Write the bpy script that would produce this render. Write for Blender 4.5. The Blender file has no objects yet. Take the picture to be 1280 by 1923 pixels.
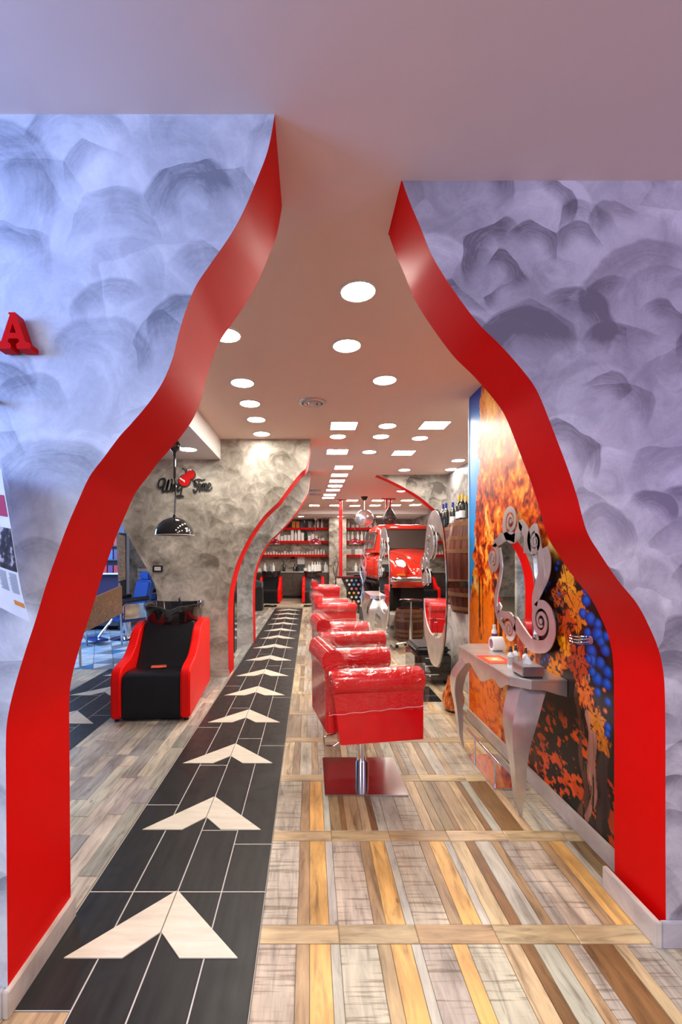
import bpy, bmesh, math, random
import numpy as np
from mathutils import Vector, Matrix
R = math.radians
rnd = random.Random(7)
S = bpy.context.scene
COL = S.collection

# ------------------------------------------------------------------ camera, world, exposure
F, CX, CY, EYE, CEIL = 840.0, 582.0, 1043.0, 1.5, 2.942
cam = bpy.data.objects.new('camera', bpy.data.cameras.new('camera'))
COL.objects.link(cam)
cam.location = (0, 0, EYE); cam.rotation_euler = (R(90), 0, 0)
cam.data.sensor_fit = 'HORIZONTAL'; cam.data.sensor_width = 36; cam.data.lens = F/1280*36
cam.data.shift_x = (640-CX)/1280; cam.data.shift_y = (CY-961.5)/1280
cam.data.clip_start = 0.05
S.camera = cam
S.view_settings.view_transform = 'Standard'; S.view_settings.look = 'None'
S.view_settings.gamma = 1; S.view_settings.use_curve_mapping = False
S.view_settings.exposure = 0.78
S.cycles.use_denoising = True
S.cycles.max_bounces = 8; S.cycles.transparent_max_bounces = 16
S.cycles.sample_clamp_indirect = 6
w = bpy.data.worlds.new('world'); S.world = w; w.use_nodes = True
w.node_tree.nodes['Background'].inputs[0].default_value = (0.40, 0.42, 0.80, 1)
w.node_tree.nodes['Background'].inputs[1].default_value = 0.08

def area(name, loc, target, size, power, col, sy=None):
    l = bpy.data.lights.new(name, 'AREA'); l.energy = power; l.color = col
    l.shape = 'RECTANGLE'; l.size = size; l.size_y = sy or size
    o = bpy.data.objects.new(name, l); COL.objects.link(o); o.location = loc
    d = Vector(target)-Vector(loc); o.rotation_euler = d.to_track_quat('-Z', 'Y').to_euler()
    return o
# shop-front daylight behind the viewer (cool, from the left) and an added mauve fill for the right wall
area('window_daylight', (-2.6, -2.2, 1.9), (-1.2, 1.5, 1.3), 2.2, 48, (0.72, 0.82, 1.0))
area('mauve_wall_fill', (2.2, -2.0, 2.0), (1.8, 1.7, 1.6), 1.8, 17, (0.92, 0.84, 1.0))
area('blue_ceiling_fill', (-2.3, 0.5, 2.25), (-1.2, 1.2, 2.94), 0.7, 26, (0.16, 0.36, 1.0))  # added fill with no visible source, tints the left ceiling blue
area('violet_ceiling_fill', (3.0, 0.0, 2.0), (1.2, 0.9, 2.94), 0.9, 9, (0.5, 0.32, 1.0))  # unseen violet fill, added to colour the right side of the ceiling
area('barber_daylight', (-4.9, 7.0, 1.9), (-3.0, 7.6, 0.6), 1.8, 90, (0.35, 0.6, 1.0))
area('entry_floor_fill', (0.3, 0.3, CEIL-0.05), (0.35, 1.0, 0), 0.6, 22, (1.0, 0.92, 0.80)).data.spread = R(95)  # added warm downlight that brightens the entry floor, no known fixture

# ------------------------------------------------------------------ helpers
def P(px, py, y): return ((px-CX)*y/F, y, EYE-(py-CY)*y/F)
def XZ(px, py, y): return ((px-CX)*y/F, EYE-(py-CY)*y/F)
def FL(px, py):
    y = F*EYE/(py-CY); return ((px-CX)*y/F, y)

class MB:
    def __init__(s): s.v = []; s.f = []; s.m = []; s.cols = None
    def add(s, vs, fs, m=0):
        n = len(s.v); s.v += [tuple(a) for a in vs]
        for f in fs: s.f.append(tuple(i+n for i in f)); s.m.append(m)
        return s
    def box(s, x0, x1, y0, y1, z0, z1, m=0):
        v = [(x, y, z) for x in (x0, x1) for y in (y0, y1) for z in (z0, z1)]
        return s.add(v, [(0,1,3,2),(4,6,7,5),(0,4,5,1),(2,3,7,6),(0,2,6,4),(1,5,7,3)], m)
    def tube(s, pts, r, n=8, cap=True, m=0, ell=None):
        pts = [Vector(p) for p in pts]; N = len(pts)
        rs = r if isinstance(r, (list, tuple)) else [r]*N
        up = None; rings = []
        for i, p in enumerate(pts):
            t = (pts[min(i+1, N-1)]-pts[max(i-1, 0)])
            t = t.normalized() if t.length > 1e-9 else Vector((0,0,1))
            if up is None: up = Vector((0,0,1)) if abs(t.z) < .9 else Vector((1,0,0))
            a = t.cross(up)
            if a.length < 1e-6: a = t.orthogonal()
            a.normalize(); b = t.cross(a).normalized(); up = -b if b.dot(up) < 0 else b
            b = up; a = t.cross(b).normalized()
            e = ell or (1, 1)
            rings.append([p+a*rs[i]*e[0]*math.cos(2*math.pi*k/n)+b*rs[i]*e[1]*math.sin(2*math.pi*k/n) for k in range(n)])
        vs = [q for g in rings for q in g]; fs = []
        for i in range(N-1):
            for k in range(n):
                k2 = (k+1) % n
                fs.append((i*n+k, i*n+k2, (i+1)*n+k2, (i+1)*n+k))
        if cap: fs.append(tuple(range(n))[::-1]); fs.append(tuple((N-1)*n+k for k in range(n)))
        return s.add(vs, fs, m)
    def cyl(s, p, q, r, n=16, m=0): return s.tube([p, q], r, n, True, m)
    def lathe(s, prof, c=(0,0,0), n=24, m=0, a0=0, a1=2*math.pi, axis='Z'):
        full = abs(a1-a0-2*math.pi) < 1e-6; cnt = n if full else n+1
        vs = []
        for r, h in prof:
            for k in range(cnt):
                t = a0+(a1-a0)*k/n; x, y = r*math.cos(t), r*math.sin(t)
                if axis == 'Z': v = (c[0]+x, c[1]+y, c[2]+h)
                elif axis == 'Y': v = (c[0]+x, c[1]+h, c[2]+y)
                else: v = (c[0]+h, c[1]+x, c[2]+y)
                vs.append(v)
        fs = []
        for i in range(len(prof)-1):
            for k in range(n):
                k2 = (k+1) % cnt
                fs.append((i*cnt+k, i*cnt+k2, (i+1)*cnt+k2, (i+1)*cnt+k))
        return s.add(vs, fs, m)
    def sphere(s, c, r, n=16, m=0, k=10, half=None):
        rx, ry, rz = r if isinstance(r, (list, tuple)) else (r, r, r)
        vs = []; a, b = (-math.pi/2, math.pi/2) if half is None else half
        for i in range(k+1):
            f = a+(b-a)*i/k
            for j in range(n):
                t = 2*math.pi*j/n
                vs.append((c[0]+rx*math.cos(f)*math.cos(t), c[1]+ry*math.cos(f)*math.sin(t), c[2]+rz*math.sin(f)))
        fs = [(i*n+j, i*n+(j+1) % n, (i+1)*n+(j+1) % n, (i+1)*n+j) for i in range(k) for j in range(n)]
        return s.add(vs, fs, m)
    def prism(s, poly, d0, d1, plane='XZ', m=0, ms=None, sides=True):
        """poly in 2D, extruded d0..d1 along the remaining axis"""
        def v3(a, b, d):
            return {'XZ': (a, d, b), 'YZ': (d, a, b), 'XY': (a, b, d)}[plane]
        n = len(poly)
        s.add([v3(a, b, d0) for a, b in poly]+[v3(a, b, d1) for a, b in poly], [tuple(range(n)), tuple(range(2*n-1, n-1, -1))], m)
        if sides:
            s.add([v3(a, b, d0) for a, b in poly]+[v3(a, b, d1) for a, b in poly],
                  [(i, (i+1) % n, n+(i+1) % n, n+i) for i in range(n)], m if ms is None else ms)
        return s
    def build(s, name, mat, parent=None, smooth=40, bevel=0, seg=2, sub=0):
        me = bpy.data.meshes.new(name); me.from_pydata(s.v, [], s.f)
        mats = mat if isinstance(mat, (list, tuple)) else [mat]
        for a in mats: me.materials.append(a)
        if len(mats) > 1: me.polygons.foreach_set('material_index', s.m)
        bm = bmesh.new(); bm.from_mesh(me)
        bmesh.ops.remove_doubles(bm, verts=bm.verts, dist=1e-5)
        bmesh.ops.recalc_face_normals(bm, faces=bm.faces)
        if bevel:
            ed = [e for e in bm.edges if len(e.link_faces) == 2 and e.calc_face_angle(0) > R(35)]
            bmesh.ops.bevel(bm, geom=ed, offset=bevel, segments=seg, affect='EDGES', clamp_overlap=True)
        bm.to_mesh(me); bm.free()
        if smooth:
            me.shade_smooth(); me.set_sharp_from_angle(angle=R(smooth))
        o = bpy.data.objects.new(name, me); COL.objects.link(o)
        if parent: o.parent = parent
        if sub:
            q = o.modifiers.new('s', 'SUBSURF'); q.levels = q.render_levels = sub
        return o

def tag(o, label=None, cat=None, group=None, kind=None):
    if label: o['label'] = label
    if cat: o['category'] = cat
    if group: o['group'] = group
    if kind: o['kind'] = kind
    return o
def thing(name, label, cat, loc=(0,0,0), rz=0, group=None):
    o = bpy.data.objects.new(name, None); COL.objects.link(o); o.empty_display_size = .1
    o.location = loc; o.rotation_euler = (0, 0, rz)
    return tag(o, label, cat, group)
def dup(o, loc=None, rz=None, label=None, parent=None, group=None):
    c = o.copy(); COL.objects.link(c)
    if parent is not None: c.parent = parent
    if loc is not None: c.location = loc
    if rz is not None: c.rotation_euler = (0, 0, rz)
    if label: c['label'] = label
    if group: c['group'] = group
    for ch in list(o.children): dup(ch, parent=c)
    return c
def smoothcurve(pts, n=8, closed=False):
    """Catmull-Rom through 2D/3D points"""
    out = []; N = len(pts); rng = range(N) if closed else range(N-1)
    for i in rng:
        if closed: p = [pts[(i-1) % N], pts[i], pts[(i+1) % N], pts[(i+2) % N]]
        else: p = [pts[max(i-1,0)], pts[i], pts[i+1], pts[min(i+2,N-1)]]
        for k in range(n):
            t = k/n
            out.append(tuple(.5*((2*b)+(-a+c)*t+(2*a-5*b+4*c-d)*t*t+(-a+3*b-3*c+d)*t**3) for a, b, c, d in zip(*p)))
    if not closed: out.append(tuple(pts[-1]))
    return out

# ------------------------------------------------------------------ materials
def newmat(name):
    m = bpy.data.materials.new(name); m.use_nodes = True
    return m, m.node_tree, m.node_tree.nodes['Principled BSDF']
def N(nt, t, **kw):
    n = nt.nodes.new(t)
    for k, v in kw.items():
        if k.startswith('i_'): n.inputs[int(k[2:])].default_value = v
        else: setattr(n, k, v)
    return n
def ramp(nt, fac, stops, interp='LINEAR'):
    r = nt.nodes.new('ShaderNodeValToRGB'); r.color_ramp.interpolation = interp
    e = r.color_ramp.elements
    while len(e) < len(stops): e.new(.5)
    for k, (p, c) in enumerate(stops): e[k].position = p; e[k].color = (*c, 1) if len(c) == 3 else c
    nt.links.new(fac, r.inputs[0]); return r.outputs[0]
def mixc(nt, a, b, fac, mode='MIX'):
    m = nt.nodes.new('ShaderNodeMix'); m.data_type = 'RGBA'; m.blend_type = mode
    for s, v in ((6, a), (7, b), (0, fac)):
        if hasattr(v, 'is_linked'): nt.links.new(v, m.inputs[s])
        else: m.inputs[s].default_value = v if s == 0 else (*v[:3], 1)
    return m.outputs[2]
def mapped(nt, scale=(1,1,1), loc=(0,0,0), src='pos', rot=(0,0,0)):
    if src == 'pos': o = N(nt, 'ShaderNodeNewGeometry').outputs['Position']
    else: o = N(nt, 'ShaderNodeTexCoord').outputs['Object']
    m = N(nt, 'ShaderNodeMapping'); nt.links.new(o, m.inputs[0])
    m.inputs['Scale'].default_value = scale; m.inputs['Location'].default_value = loc; m.inputs['Rotation'].default_value = rot
    return m.outputs[0]
def noise(nt, vec, scale=5, detail=4, rough=.5, dist=0):
    n = N(nt, 'ShaderNodeTexNoise'); nt.links.new(vec, n.inputs['Vector'])
    n.inputs['Scale'].default_value = scale; n.inputs['Detail'].default_value = detail
    n.inputs['Roughness'].default_value = rough; n.inputs['Distortion'].default_value = dist
    return n
def bump(nt, p, h, strength=.2, dist=.01):
    b = N(nt, 'ShaderNodeBump'); b.inputs['Strength'].default_value = strength; b.inputs['Distance'].default_value = dist
    nt.links.new(h, b.inputs['Height']); nt.links.new(b.outputs[0], p.inputs['Normal'])
def simple(name, col, rough=.5, metal=0, spec=.5, coat=0, var=.06, emit=None, es=1, trans=0, bumpy=0, bscale=40):
    m, nt, p = newmat(name)
    c = (*col, 1)
    if var:
        n = noise(nt, mapped(nt, src='obj'), 9, 3)
        a = tuple(max(0, x*(1-var)) for x in col); b = tuple(min(1, x*(1+var)) for x in col)
        nt.links.new(ramp(nt, n.outputs[0], [(.3, a), (.7, b)]), p.inputs['Base Color'])
    p.inputs['Base Color'].default_value = c
    p.inputs['Roughness'].default_value = rough; p.inputs['Metallic'].default_value = metal
    p.inputs['Specular IOR Level'].default_value = spec; p.inputs['Coat Weight'].default_value = coat
    p.inputs['Coat Roughness'].default_value = .05
    p.inputs['Transmission Weight'].default_value = trans
    if emit: p.inputs['Emission Color'].default_value = (*emit, 1); p.inputs['Emission Strength'].default_value = es
    if bumpy:
        n2 = noise(nt, mapped(nt, src='obj'), bscale, 4); bump(nt, p, n2.outputs[0], bumpy, .01)
    return m

def plaster(name, lo, mid, hi, plane='XZ', scale=2.6, rough=.42, arcs=1.0, cloud=.8):
    """trowelled decorative plaster: overlapping fan shaped brush marks over soft clouds"""
    m, nt, p = newmat(name); L = nt.links
    def mth(op, a, b=None, c=None):
        q = N(nt, 'ShaderNodeMath', operation=op)
        for k, v in enumerate((a, b, c)):
            if v is None: continue
            if hasattr(v, 'is_linked'): L.new(v, q.inputs[k])
            else: q.inputs[k].default_value = v
        return q.outputs[0]
    def smooth(x, a, b):
        q = N(nt, 'ShaderNodeMapRange', interpolation_type='SMOOTHSTEP'); L.new(x, q.inputs[0]); q.inputs[1].default_value = a; q.inputs[2].default_value = b; return q.outputs[0]
    g = N(nt, 'ShaderNodeNewGeometry').outputs['Position']; sp = N(nt, 'ShaderNodeSeparateXYZ'); L.new(g, sp.inputs[0])
    cb = N(nt, 'ShaderNodeCombineXYZ'); L.new(sp.outputs[0 if plane == 'XZ' else 1], cb.inputs[0]); L.new(sp.outputs[2], cb.inputs[1]); vec = cb.outputs[0]
    wn = noise(nt, vec, 2.5, 3); ad = N(nt, 'ShaderNodeVectorMath', operation='MULTIPLY_ADD'); L.new(wn.outputs['Color'], ad.inputs[0]); ad.inputs[1].default_value = (.16,.16,0); L.new(vec, ad.inputs[2]); wv = ad.outputs[0]
    total = None
    for k, sc in enumerate((scale*.8, scale*1.15, scale*1.7, scale*1.3)):
        of = N(nt, 'ShaderNodeVectorMath', operation='ADD'); L.new(wv, of.inputs[0]); of.inputs[1].default_value = (k*5.31+1, k*2.17+3, 0)
        vo = N(nt, 'ShaderNodeTexVoronoi', voronoi_dimensions='2D'); L.new(of.outputs[0], vo.inputs['Vector']); vo.inputs['Scale'].default_value = sc
        df = N(nt, 'ShaderNodeVectorMath', operation='SUBTRACT'); L.new(of.outputs[0], df.inputs[0]); L.new(vo.outputs['Position'], df.inputs[1])
        ds = N(nt, 'ShaderNodeSeparateXYZ'); L.new(df.outputs[0], ds.inputs[0]); cr = N(nt, 'ShaderNodeSeparateColor'); L.new(vo.outputs['Color'], cr.inputs[0])
        r = mth('MULTIPLY', vo.outputs['Distance'], 1.0)
        ang = mth('ARCTAN2', ds.outputs[1], ds.outputs[0])
        tilt = mth('MULTIPLY_ADD', cr.outputs[0], 1.6, -.8)
        upm = smooth(mth('SINE', mth('ADD', ang, tilt)), -.15, .75)
        band = mth('MULTIPLY', smooth(r, .08, .40), smooth(r, .52, .47))
        cc = N(nt, 'ShaderNodeCombineXYZ'); L.new(mth('MULTIPLY', r, 34), cc.inputs[0]); L.new(mth('MULTIPLY', ang, 1.1), cc.inputs[1]); L.new(mth('MULTIPLY', cr.outputs[1], 60), cc.inputs[2])
        st = noise(nt, cc.outputs[0], 1, 4, .7).outputs[0]
        wgt = mth('MULTIPLY_ADD', cr.outputs[2], -.62, .18)      # mostly darker fans, some lighter
        v = mth('MULTIPLY', mth('MULTIPLY', band, upm), mth('MULTIPLY', wgt, mth('MULTIPLY_ADD', st, 1.7, .1)))
        v = mth('MULTIPLY', v, arcs)
        total = v if total is None else mth('ADD', total, v)
    c1 = noise(nt, wv, 1.1, 5, .6, .8).outputs[0]; c2 = noise(nt, wv, 6, 5, .65, 1.5).outputs[0]; c3 = noise(nt, vec, 70, 3, .7).outputs[0]
    t = mth('ADD', total, mth('MULTIPLY_ADD', c1, cloud, .5-cloud*.5)); t = mth('ADD', t, mth('MULTIPLY_ADD', c2, cloud*.55, -cloud*.275)); t = mth('ADD', t, mth('MULTIPLY_ADD', c3, .10, -.05))
    L.new(ramp(nt, t, [(.16, lo), (.45, mid), (.70, hi)]), p.inputs['Base Color'])
    p.inputs['Roughness'].default_value = rough; p.inputs['Specular IOR Level'].default_value = .35
    bump(nt, p, t, .18, .006)
    return m

def woodmat(name, along='Y', saw=False, useattr=False, rough=.42, amp=1.0):
    m, nt, p = newmat(name); L = nt.links
    if useattr:
        c = N(nt, 'ShaderNodeVertexColor', layer_name='tint').outputs[0]; off = None
    else:
        oi = N(nt, 'ShaderNodeObjectInfo'); c = oi.outputs['Color']; off = oi.outputs['Random']
    sc = (26, 3.4, 5) if along == 'Y' else (3.4, 26, 5)
    vec = mapped(nt, sc)
    if off is not None:
        cb = N(nt, 'ShaderNodeCombineXYZ'); mu = N(nt, 'ShaderNodeMath', operation='MULTIPLY'); L.new(off, mu.inputs[0]); mu.inputs[1].default_value = 50
        L.new(mu.outputs[0], cb.inputs[2]); ad = N(nt, 'ShaderNodeVectorMath', operation='ADD'); L.new(vec, ad.inputs[0]); L.new(cb.outputs[0], ad.inputs[1]); vec = ad.outputs[0]
    n1 = noise(nt, vec, 1, 6, .65, .6)
    g = ramp(nt, n1.outputs[0], [(.28, (.34,.29,.25)), (.46, (.88,.87,.86)), (.72, (1.35,1.32,1.24))])
    col = mixc(nt, c, g, 1.0*amp, 'MULTIPLY')
    n2 = noise(nt, mapped(nt, (3,3,3)), 1, 3)
    col = mixc(nt, col, ramp(nt, n2.outputs[0], [(.35, (.68,.62,.56)), (.62, (1.12,1.12,1.1))]), .7, 'MULTIPLY')
    if saw:
        sv = mapped(nt, (3, 60, 1) if along == 'Y' else (60, 3, 1))
        n3 = noise(nt, sv, 1, 3, .6)
        col = mixc(nt, col, ramp(nt, n3.outputs[0], [(.38, (.48,.43,.38)), (.47, (1,1,1))]), .85, 'MULTIPLY')
    # knots
    vo = N(nt, 'ShaderNodeTexVoronoi'); L.new(mapped(nt, (7, 3.2, 1) if along == 'Y' else (3.2, 7, 1)), vo.inputs['Vector']); vo.inputs['Scale'].default_value = 1
    col = mixc(nt, col, ramp(nt, vo.outputs['Distance'], [(.03, (.35,.27,.2)), (.07, (1,1,1))]), .8, 'MULTIPLY')
    L.new(col, p.inputs['Base Color']); p.inputs['Roughness'].default_value = rough
    bump(nt, p, n1.outputs[0], .08, .003)
    return m

M = {}
M['ceiling'] = simple('ceiling_paint', (.76,.58,.50), .75, var=.01)
M['plaster_front'] = plaster('plaster_front', (.17,.15,.19), (.36,.33,.39), (.66,.63,.70), scale=2.7, rough=.36, arcs=.95, cloud=.6)  # violet cast of the entrance light is mixed into these tones
M['plaster_entry'] = plaster('plaster_entry', (.20,.22,.28), (.50,.53,.62), (.80,.83,.90), scale=2.2, rough=.34, arcs=.55, cloud=.65)  # bluish light on the left wall is put into the base colour
M['plaster_warm'] = plaster('plaster_warm', (.15,.125,.095), (.38,.34,.285), (.66,.60,.52), scale=2.2, arcs=.45, cloud=1.3)
M['plaster_side'] = plaster('plaster_side', (.10,.09,.08), (.34,.31,.28), (.58,.54,.49), plane='YZ', scale=2.2, arcs=.6, cloud=1.2)
M['plaster_back'] = plaster('plaster_back', (.12,.10,.085), (.38,.34,.30), (.62,.58,.52), scale=2.0, arcs=1.0, cloud=.9)
M['red_paint'] = simple('red_paint', (.66,.001,.0008), .5, var=.02, spec=.08)
M['red_gloss'] = simple('red_gloss', (.62,.008,.008), .16, coat=.4, var=.05)
M['red_vinyl'] = simple('red_vinyl', (.62,.002,.006), .25, coat=.25, spec=.3, var=.08, bumpy=.12, bscale=9)
M['red_leather'] = simple('red_leather', (.85,.004,.002), .45, spec=.2, var=.03)
M['car_red'] = simple('car_red', (.72,.028,.012), .16, coat=.6, var=.06)
M['black'] = simple('black_gloss', (.012,.012,.014), .1, coat=.6, var=0)
M['black_leather'] = simple('black_leather', (.007,.007,.010), .36, spec=.3, var=.1, bumpy=.1, bscale=120)
M['black_matte'] = simple('black_matte', (.012,.012,.012), .6, var=0)
M['dark_grey'] = simple('dark_grey', (.06,.06,.065), .45)
M['chrome'] = simple('chrome', (.75,.75,.78), .08, 1, var=.02)
M['steel'] = simple('brushed_steel', (.55,.53,.54), .28, 1, var=.12, bumpy=.05, bscale=60)
M['silver'] = simple('silver_leaf', (.70,.67,.66), .32, .88, var=.12, bumpy=.06, bscale=30)
M['mirror'] = simple('mirror_glass', (.88,.9,.9), .015, 1, var=0)
M['white'] = simple('white_plastic', (.88,.87,.84), .35, var=.02)
M['white_paint'] = simple('white_paint', (.78,.74,.72), .6, var=.01)
M['baseboard'] = None
M['glass'] = simple('window_glass', (.10,.085,.075), .04, coat=.5, var=0)
M['blue_seat'] = simple('blue_seat', (.012,.05,.22), .3, coat=.3)
M['blue_light'] = simple('pale_blue_paint', (.45,.58,.85), .6)
M['lamp'] = simple('lamp_diffuser', (1,1,1), .5, var=0, emit=(1,.955,.85), es=46)
M['lampring'] = simple('lamp_ring', (.75,.68,.64), .5, var=0)
M['paper'] = simple('paper', (.78,.76,.76), .7, var=.05)
M['tissue'] = simple('tissue', (.9,.9,.9), .8, var=0)
M['orange_glass'] = None
M['cork'] = simple('dark_wood', (.08,.035,.02), .4, var=.3)
M['gold'] = simple('gold_foil', (.75,.5,.08), .35, .4)
M['bluefoil'] = simple('blue_foil', (.02,.03,.22), .35, .3)
M['bottle_dark'] = simple('dark_bottle_glass', (.008,.010,.008), .06, coat=.5, var=0)
M['label_paper'] = simple('label_paper', (.72,.72,.74), .6)
M['counter_top'] = simple('counter_top', (.42,.38,.35), .35)
M['counter_front'] = simple('brown_counter_front', (.075,.055,.045), .45, var=.3)
M['dark_tile'] = None
M['plank'] = woodmat('plank_wood', 'Y'); M['plank_saw'] = woodmat('plank_sawn', 'Y', True); M['plank_cross'] = woodmat('plank_cross', 'X')
M['plank_far'] = woodmat('plank_far', 'Y', False, True); M['bb'] = woodmat('baseboard_wood', 'Y', rough=.5, amp=.5)
M['bbx'] = woodmat('baseboard_wood_cross', 'X', rough=.5, amp=.5)
m, nt, p = newmat('dark_slate'); n = noise(nt, mapped(nt, (26, 3, 1)), 1, 5, .6)
nt.links.new(ramp(nt, n.outputs[0], [(.3, (.014,.013,.013)), (.7, (.028,.026,.025))]), p.inputs['Base Color'])
n2 = noise(nt, mapped(nt, (14, 14, 1)), 1, 5, .6); nt.links.new(ramp(nt, n2.outputs[0], [(.3, (.30,)*3), (.7, (.44,)*3)]), p.inputs['Roughness'])
p.inputs['Specular IOR Level'].default_value = .25
M['dark_tile'] = m
m, nt, p = newmat('cream_tile'); n = noise(nt, mapped(nt, (5, 30, 1)), 1, 5, .6)
nt.links.new(ramp(nt, n.outputs[0], [(.3, (.60,.53,.42)), (.7, (.74,.67,.55))]), p.inputs['Base Color']); p.inputs['Roughness'].default_value = .42
M['cream_tile'] = m
M['grout'] = simple('grout', (.50,.47,.43), .8)
M['grout_dark'] = simple('grout_pale', (.20,.16,.11), .8)
# plastic film
m, nt, p = newmat('clear_film'); L = nt.links
out = nt.nodes['Material Output']
tr = N(nt, 'ShaderNodeBsdfTransparent'); gl = N(nt, 'ShaderNodeBsdfGlossy'); gl.inputs['Roughness'].default_value = .05; gl.inputs[0].default_value = (1,1,1,1)
nn = noise(nt, mapped(nt, (2, 4, 6), src='obj'), 3.2, 3, .55, 2.2); bb = N(nt, 'ShaderNodeBump'); bb.inputs['Strength'].default_value = 1.0; bb.inputs['Distance'].default_value = .09
L.new(nn.outputs[0], bb.inputs['Height']); L.new(bb.outputs[0], gl.inputs['Normal'])
lw = N(nt, 'ShaderNodeLayerWeight'); lw.inputs[0].default_value = .25; L.new(bb.outputs[0], lw.inputs['Normal'])
mp = N(nt, 'ShaderNodeMapRange'); L.new(lw.outputs['Facing'], mp.inputs[0]); mp.inputs[3].default_value = .028; mp.inputs[4].default_value = .12
mx = N(nt, 'ShaderNodeMixShader'); L.new(mp.outputs[0], mx.inputs[0]); L.new(tr.outputs[0], mx.inputs[1]); L.new(gl.outputs[0], mx.inputs[2]); L.new(mx.outputs[0], out.inputs[0])
M['film'] = m
M['hem'] = simple('film_hem', (.85,.45,.48), .15, var=0)
# barrel oak
m, nt, p = newmat('barrel_oak'); n = noise(nt, mapped(nt, (18, 18, 1.6), src='obj'), 1.5, 5, .6)
nt.links.new(ramp(nt, n.outputs[0], [(.3, (.035,.006,.003)), (.55, (.11,.022,.007)), (.75, (.19,.048,.015))]), p.inputs['Base Color']); p.inputs['Roughness'].default_value = .4
M['oak'] = m
M['hoop'] = simple('pale_hoop', (.17,.075,.028), .45, var=.2)
# printed patterns
m, nt, p = newmat('autumn_print'); n = noise(nt, mapped(nt, (12, 12, 6)), 1.5, 5, .65)
nt.links.new(ramp(nt, n.outputs[0], [(.35, (.12,.03,.01)), (.5, (.7,.16,.02)), (.65, (.9,.5,.25))]), p.inputs['Base Color']); p.inputs['Roughness'].default_value = .25
M['autumn'] = m
m, nt, p = newmat('map_print'); n = noise(nt, mapped(nt, (1, 1, 1)), 9, 6, .6, 2.5)
nt.links.new(ramp(nt, n.outputs[0], [(.40, (.42,.22,.10)), (.49, (.30,.15,.07)), (.50, (.12,.01,.01)), (.53, (.34,.18,.08))]), p.inputs['Base Color'])
M['map'] = m
m, nt, p = newmat('mottled_net'); vo = N(nt, 'ShaderNodeTexVoronoi'); nt.links.new(mapped(nt, src='obj'), vo.inputs['Vector']); vo.inputs['Scale'].default_value = 14
nt.links.new(ramp(nt, vo.outputs['Distance'], [(.12, (.4,.35,.3)), (.26, (.008,.008,.008)), (.6, (.05,.04,.035))]), p.inputs['Base Color'])
M['net'] = m
def lin(c): return tuple((x/255)**2.2 for x in c)

# ------------------------------------------------------------------ structure
def struct(o, name=None): o['kind'] = 'structure'; return o
LEFTX, RIGHTX, BACKY = -5.2, 3.7, 16.2
# floor slab (grout bed) with tiles as children
floor = struct(MB().box(LEFTX, RIGHTX, -3.0, BACKY, -.12, -.004).build('floor', M['grout_dark'], smooth=0))
ceil = struct(MB().box(LEFTX, RIGHTX, -3.0, BACKY, CEIL, CEIL+.1).build('ceiling', M['ceiling'], smooth=0))

unit = MB()
b = .035
unit.add([(0,0,-.5),(1,0,-.5),(1,1,-.5),(0,1,-.5),(0,0,.3),(1,0,.3),(1,1,.3),(0,1,.3),(.012,.006,.5),(.988,.006,.5),(.988,.994,.5),(.012,.994,.5)],
         [(0,1,5,4),(1,2,6,5),(2,3,7,6),(3,0,4,7),(4,5,9,8),(5,6,10,9),(6,7,11,10),(7,4,8,11),(8,9,10,11)])
unit_obj = {}
for k, mt in (('plank', 'plank'), ('saw', 'plank_saw'), ('cross', 'plank_cross'), ('dark', 'dark_tile')):
    o = unit.build('plank_mesh', M[mt], smooth=0); unit_obj[k] = o.data; bpy.data.objects.remove(o)
far_v, far_f, far_c = [], [], []
def piece(kind, x0, x1, y0, y1, col, name='plank', z=0.0, gap=.0012):
    o = bpy.data.objects.new(name, unit_obj[kind]); COL.objects.link(o); o.parent = floor
    o.location = (x0+gap, y0+gap, z-.004); o.scale = (x1-x0-2*gap, y1-y0-2*gap, .008)
    o.color = (*col, 1); return o
def farpiece(x0, x1, y0, y1, col, g=.0015):
    n = len(far_v); far_v.extend([(x0+g,y0+g,0),(x1-g,y0+g,0),(x1-g,y1-g,0),(x0+g,y1-g,0)]); far_f.append((n,n+1,n+2,n+3)); far_c.append(col)
PAL = {'saw': (.50,.44,.35), 'saw2': (.41,.38,.32), 'yel': (.70,.40,.13), 'tan': (.38,.26,.14), 'brn': (.20,.105,.04), 'gry': (.42,.40,.34), 'pal': (.50,.38,.22), 'olv': (.27,.19,.09)}
PAT = [[('saw','saw',.145),('tan','plank',.05),('yel','plank',.08),('gry','plank',.036)],
       [('pal','plank',.075),('brn','plank',.05),('gry','plank',.085),('tan','plank',.045),('saw2','saw',.056)],
       [('brn','plank',.12),('pal','plank',.05),('saw2','saw',.095),('gry','plank',.046)],
       [('olv','plank',.06),('brn','plank',.028),('tan','plank',.085),('pal','plank',.05),('brn','plank',.035),('gry','plank',.053)],
       [('gry','plank',.09),('saw','saw',.11),('pal','plank',.06),('tan','plank',.051)],
       [('saw2','saw',.12),('yel','plank',.06),('saw','saw',.131)]]
def jit(c, a=.12):
    k = 1+rnd.uniform(-a, a); return tuple(min(1, x*k*(1+rnd.uniform(-.04,.04))) for x in c)
TW, TL = .311, .622
x_edge = -.197
forced = {(-1,0):0,(-1,1):0,(-1,2):5,(-1,3):1,(-1,4):2,(0,0):0,(0,1):0,(0,2):0,(0,3):1,(0,4):0,(1,0):0,(1,1):3,(1,2):4,(1,3):3,(1,4):2}
row = -3
npl = 0
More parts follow.
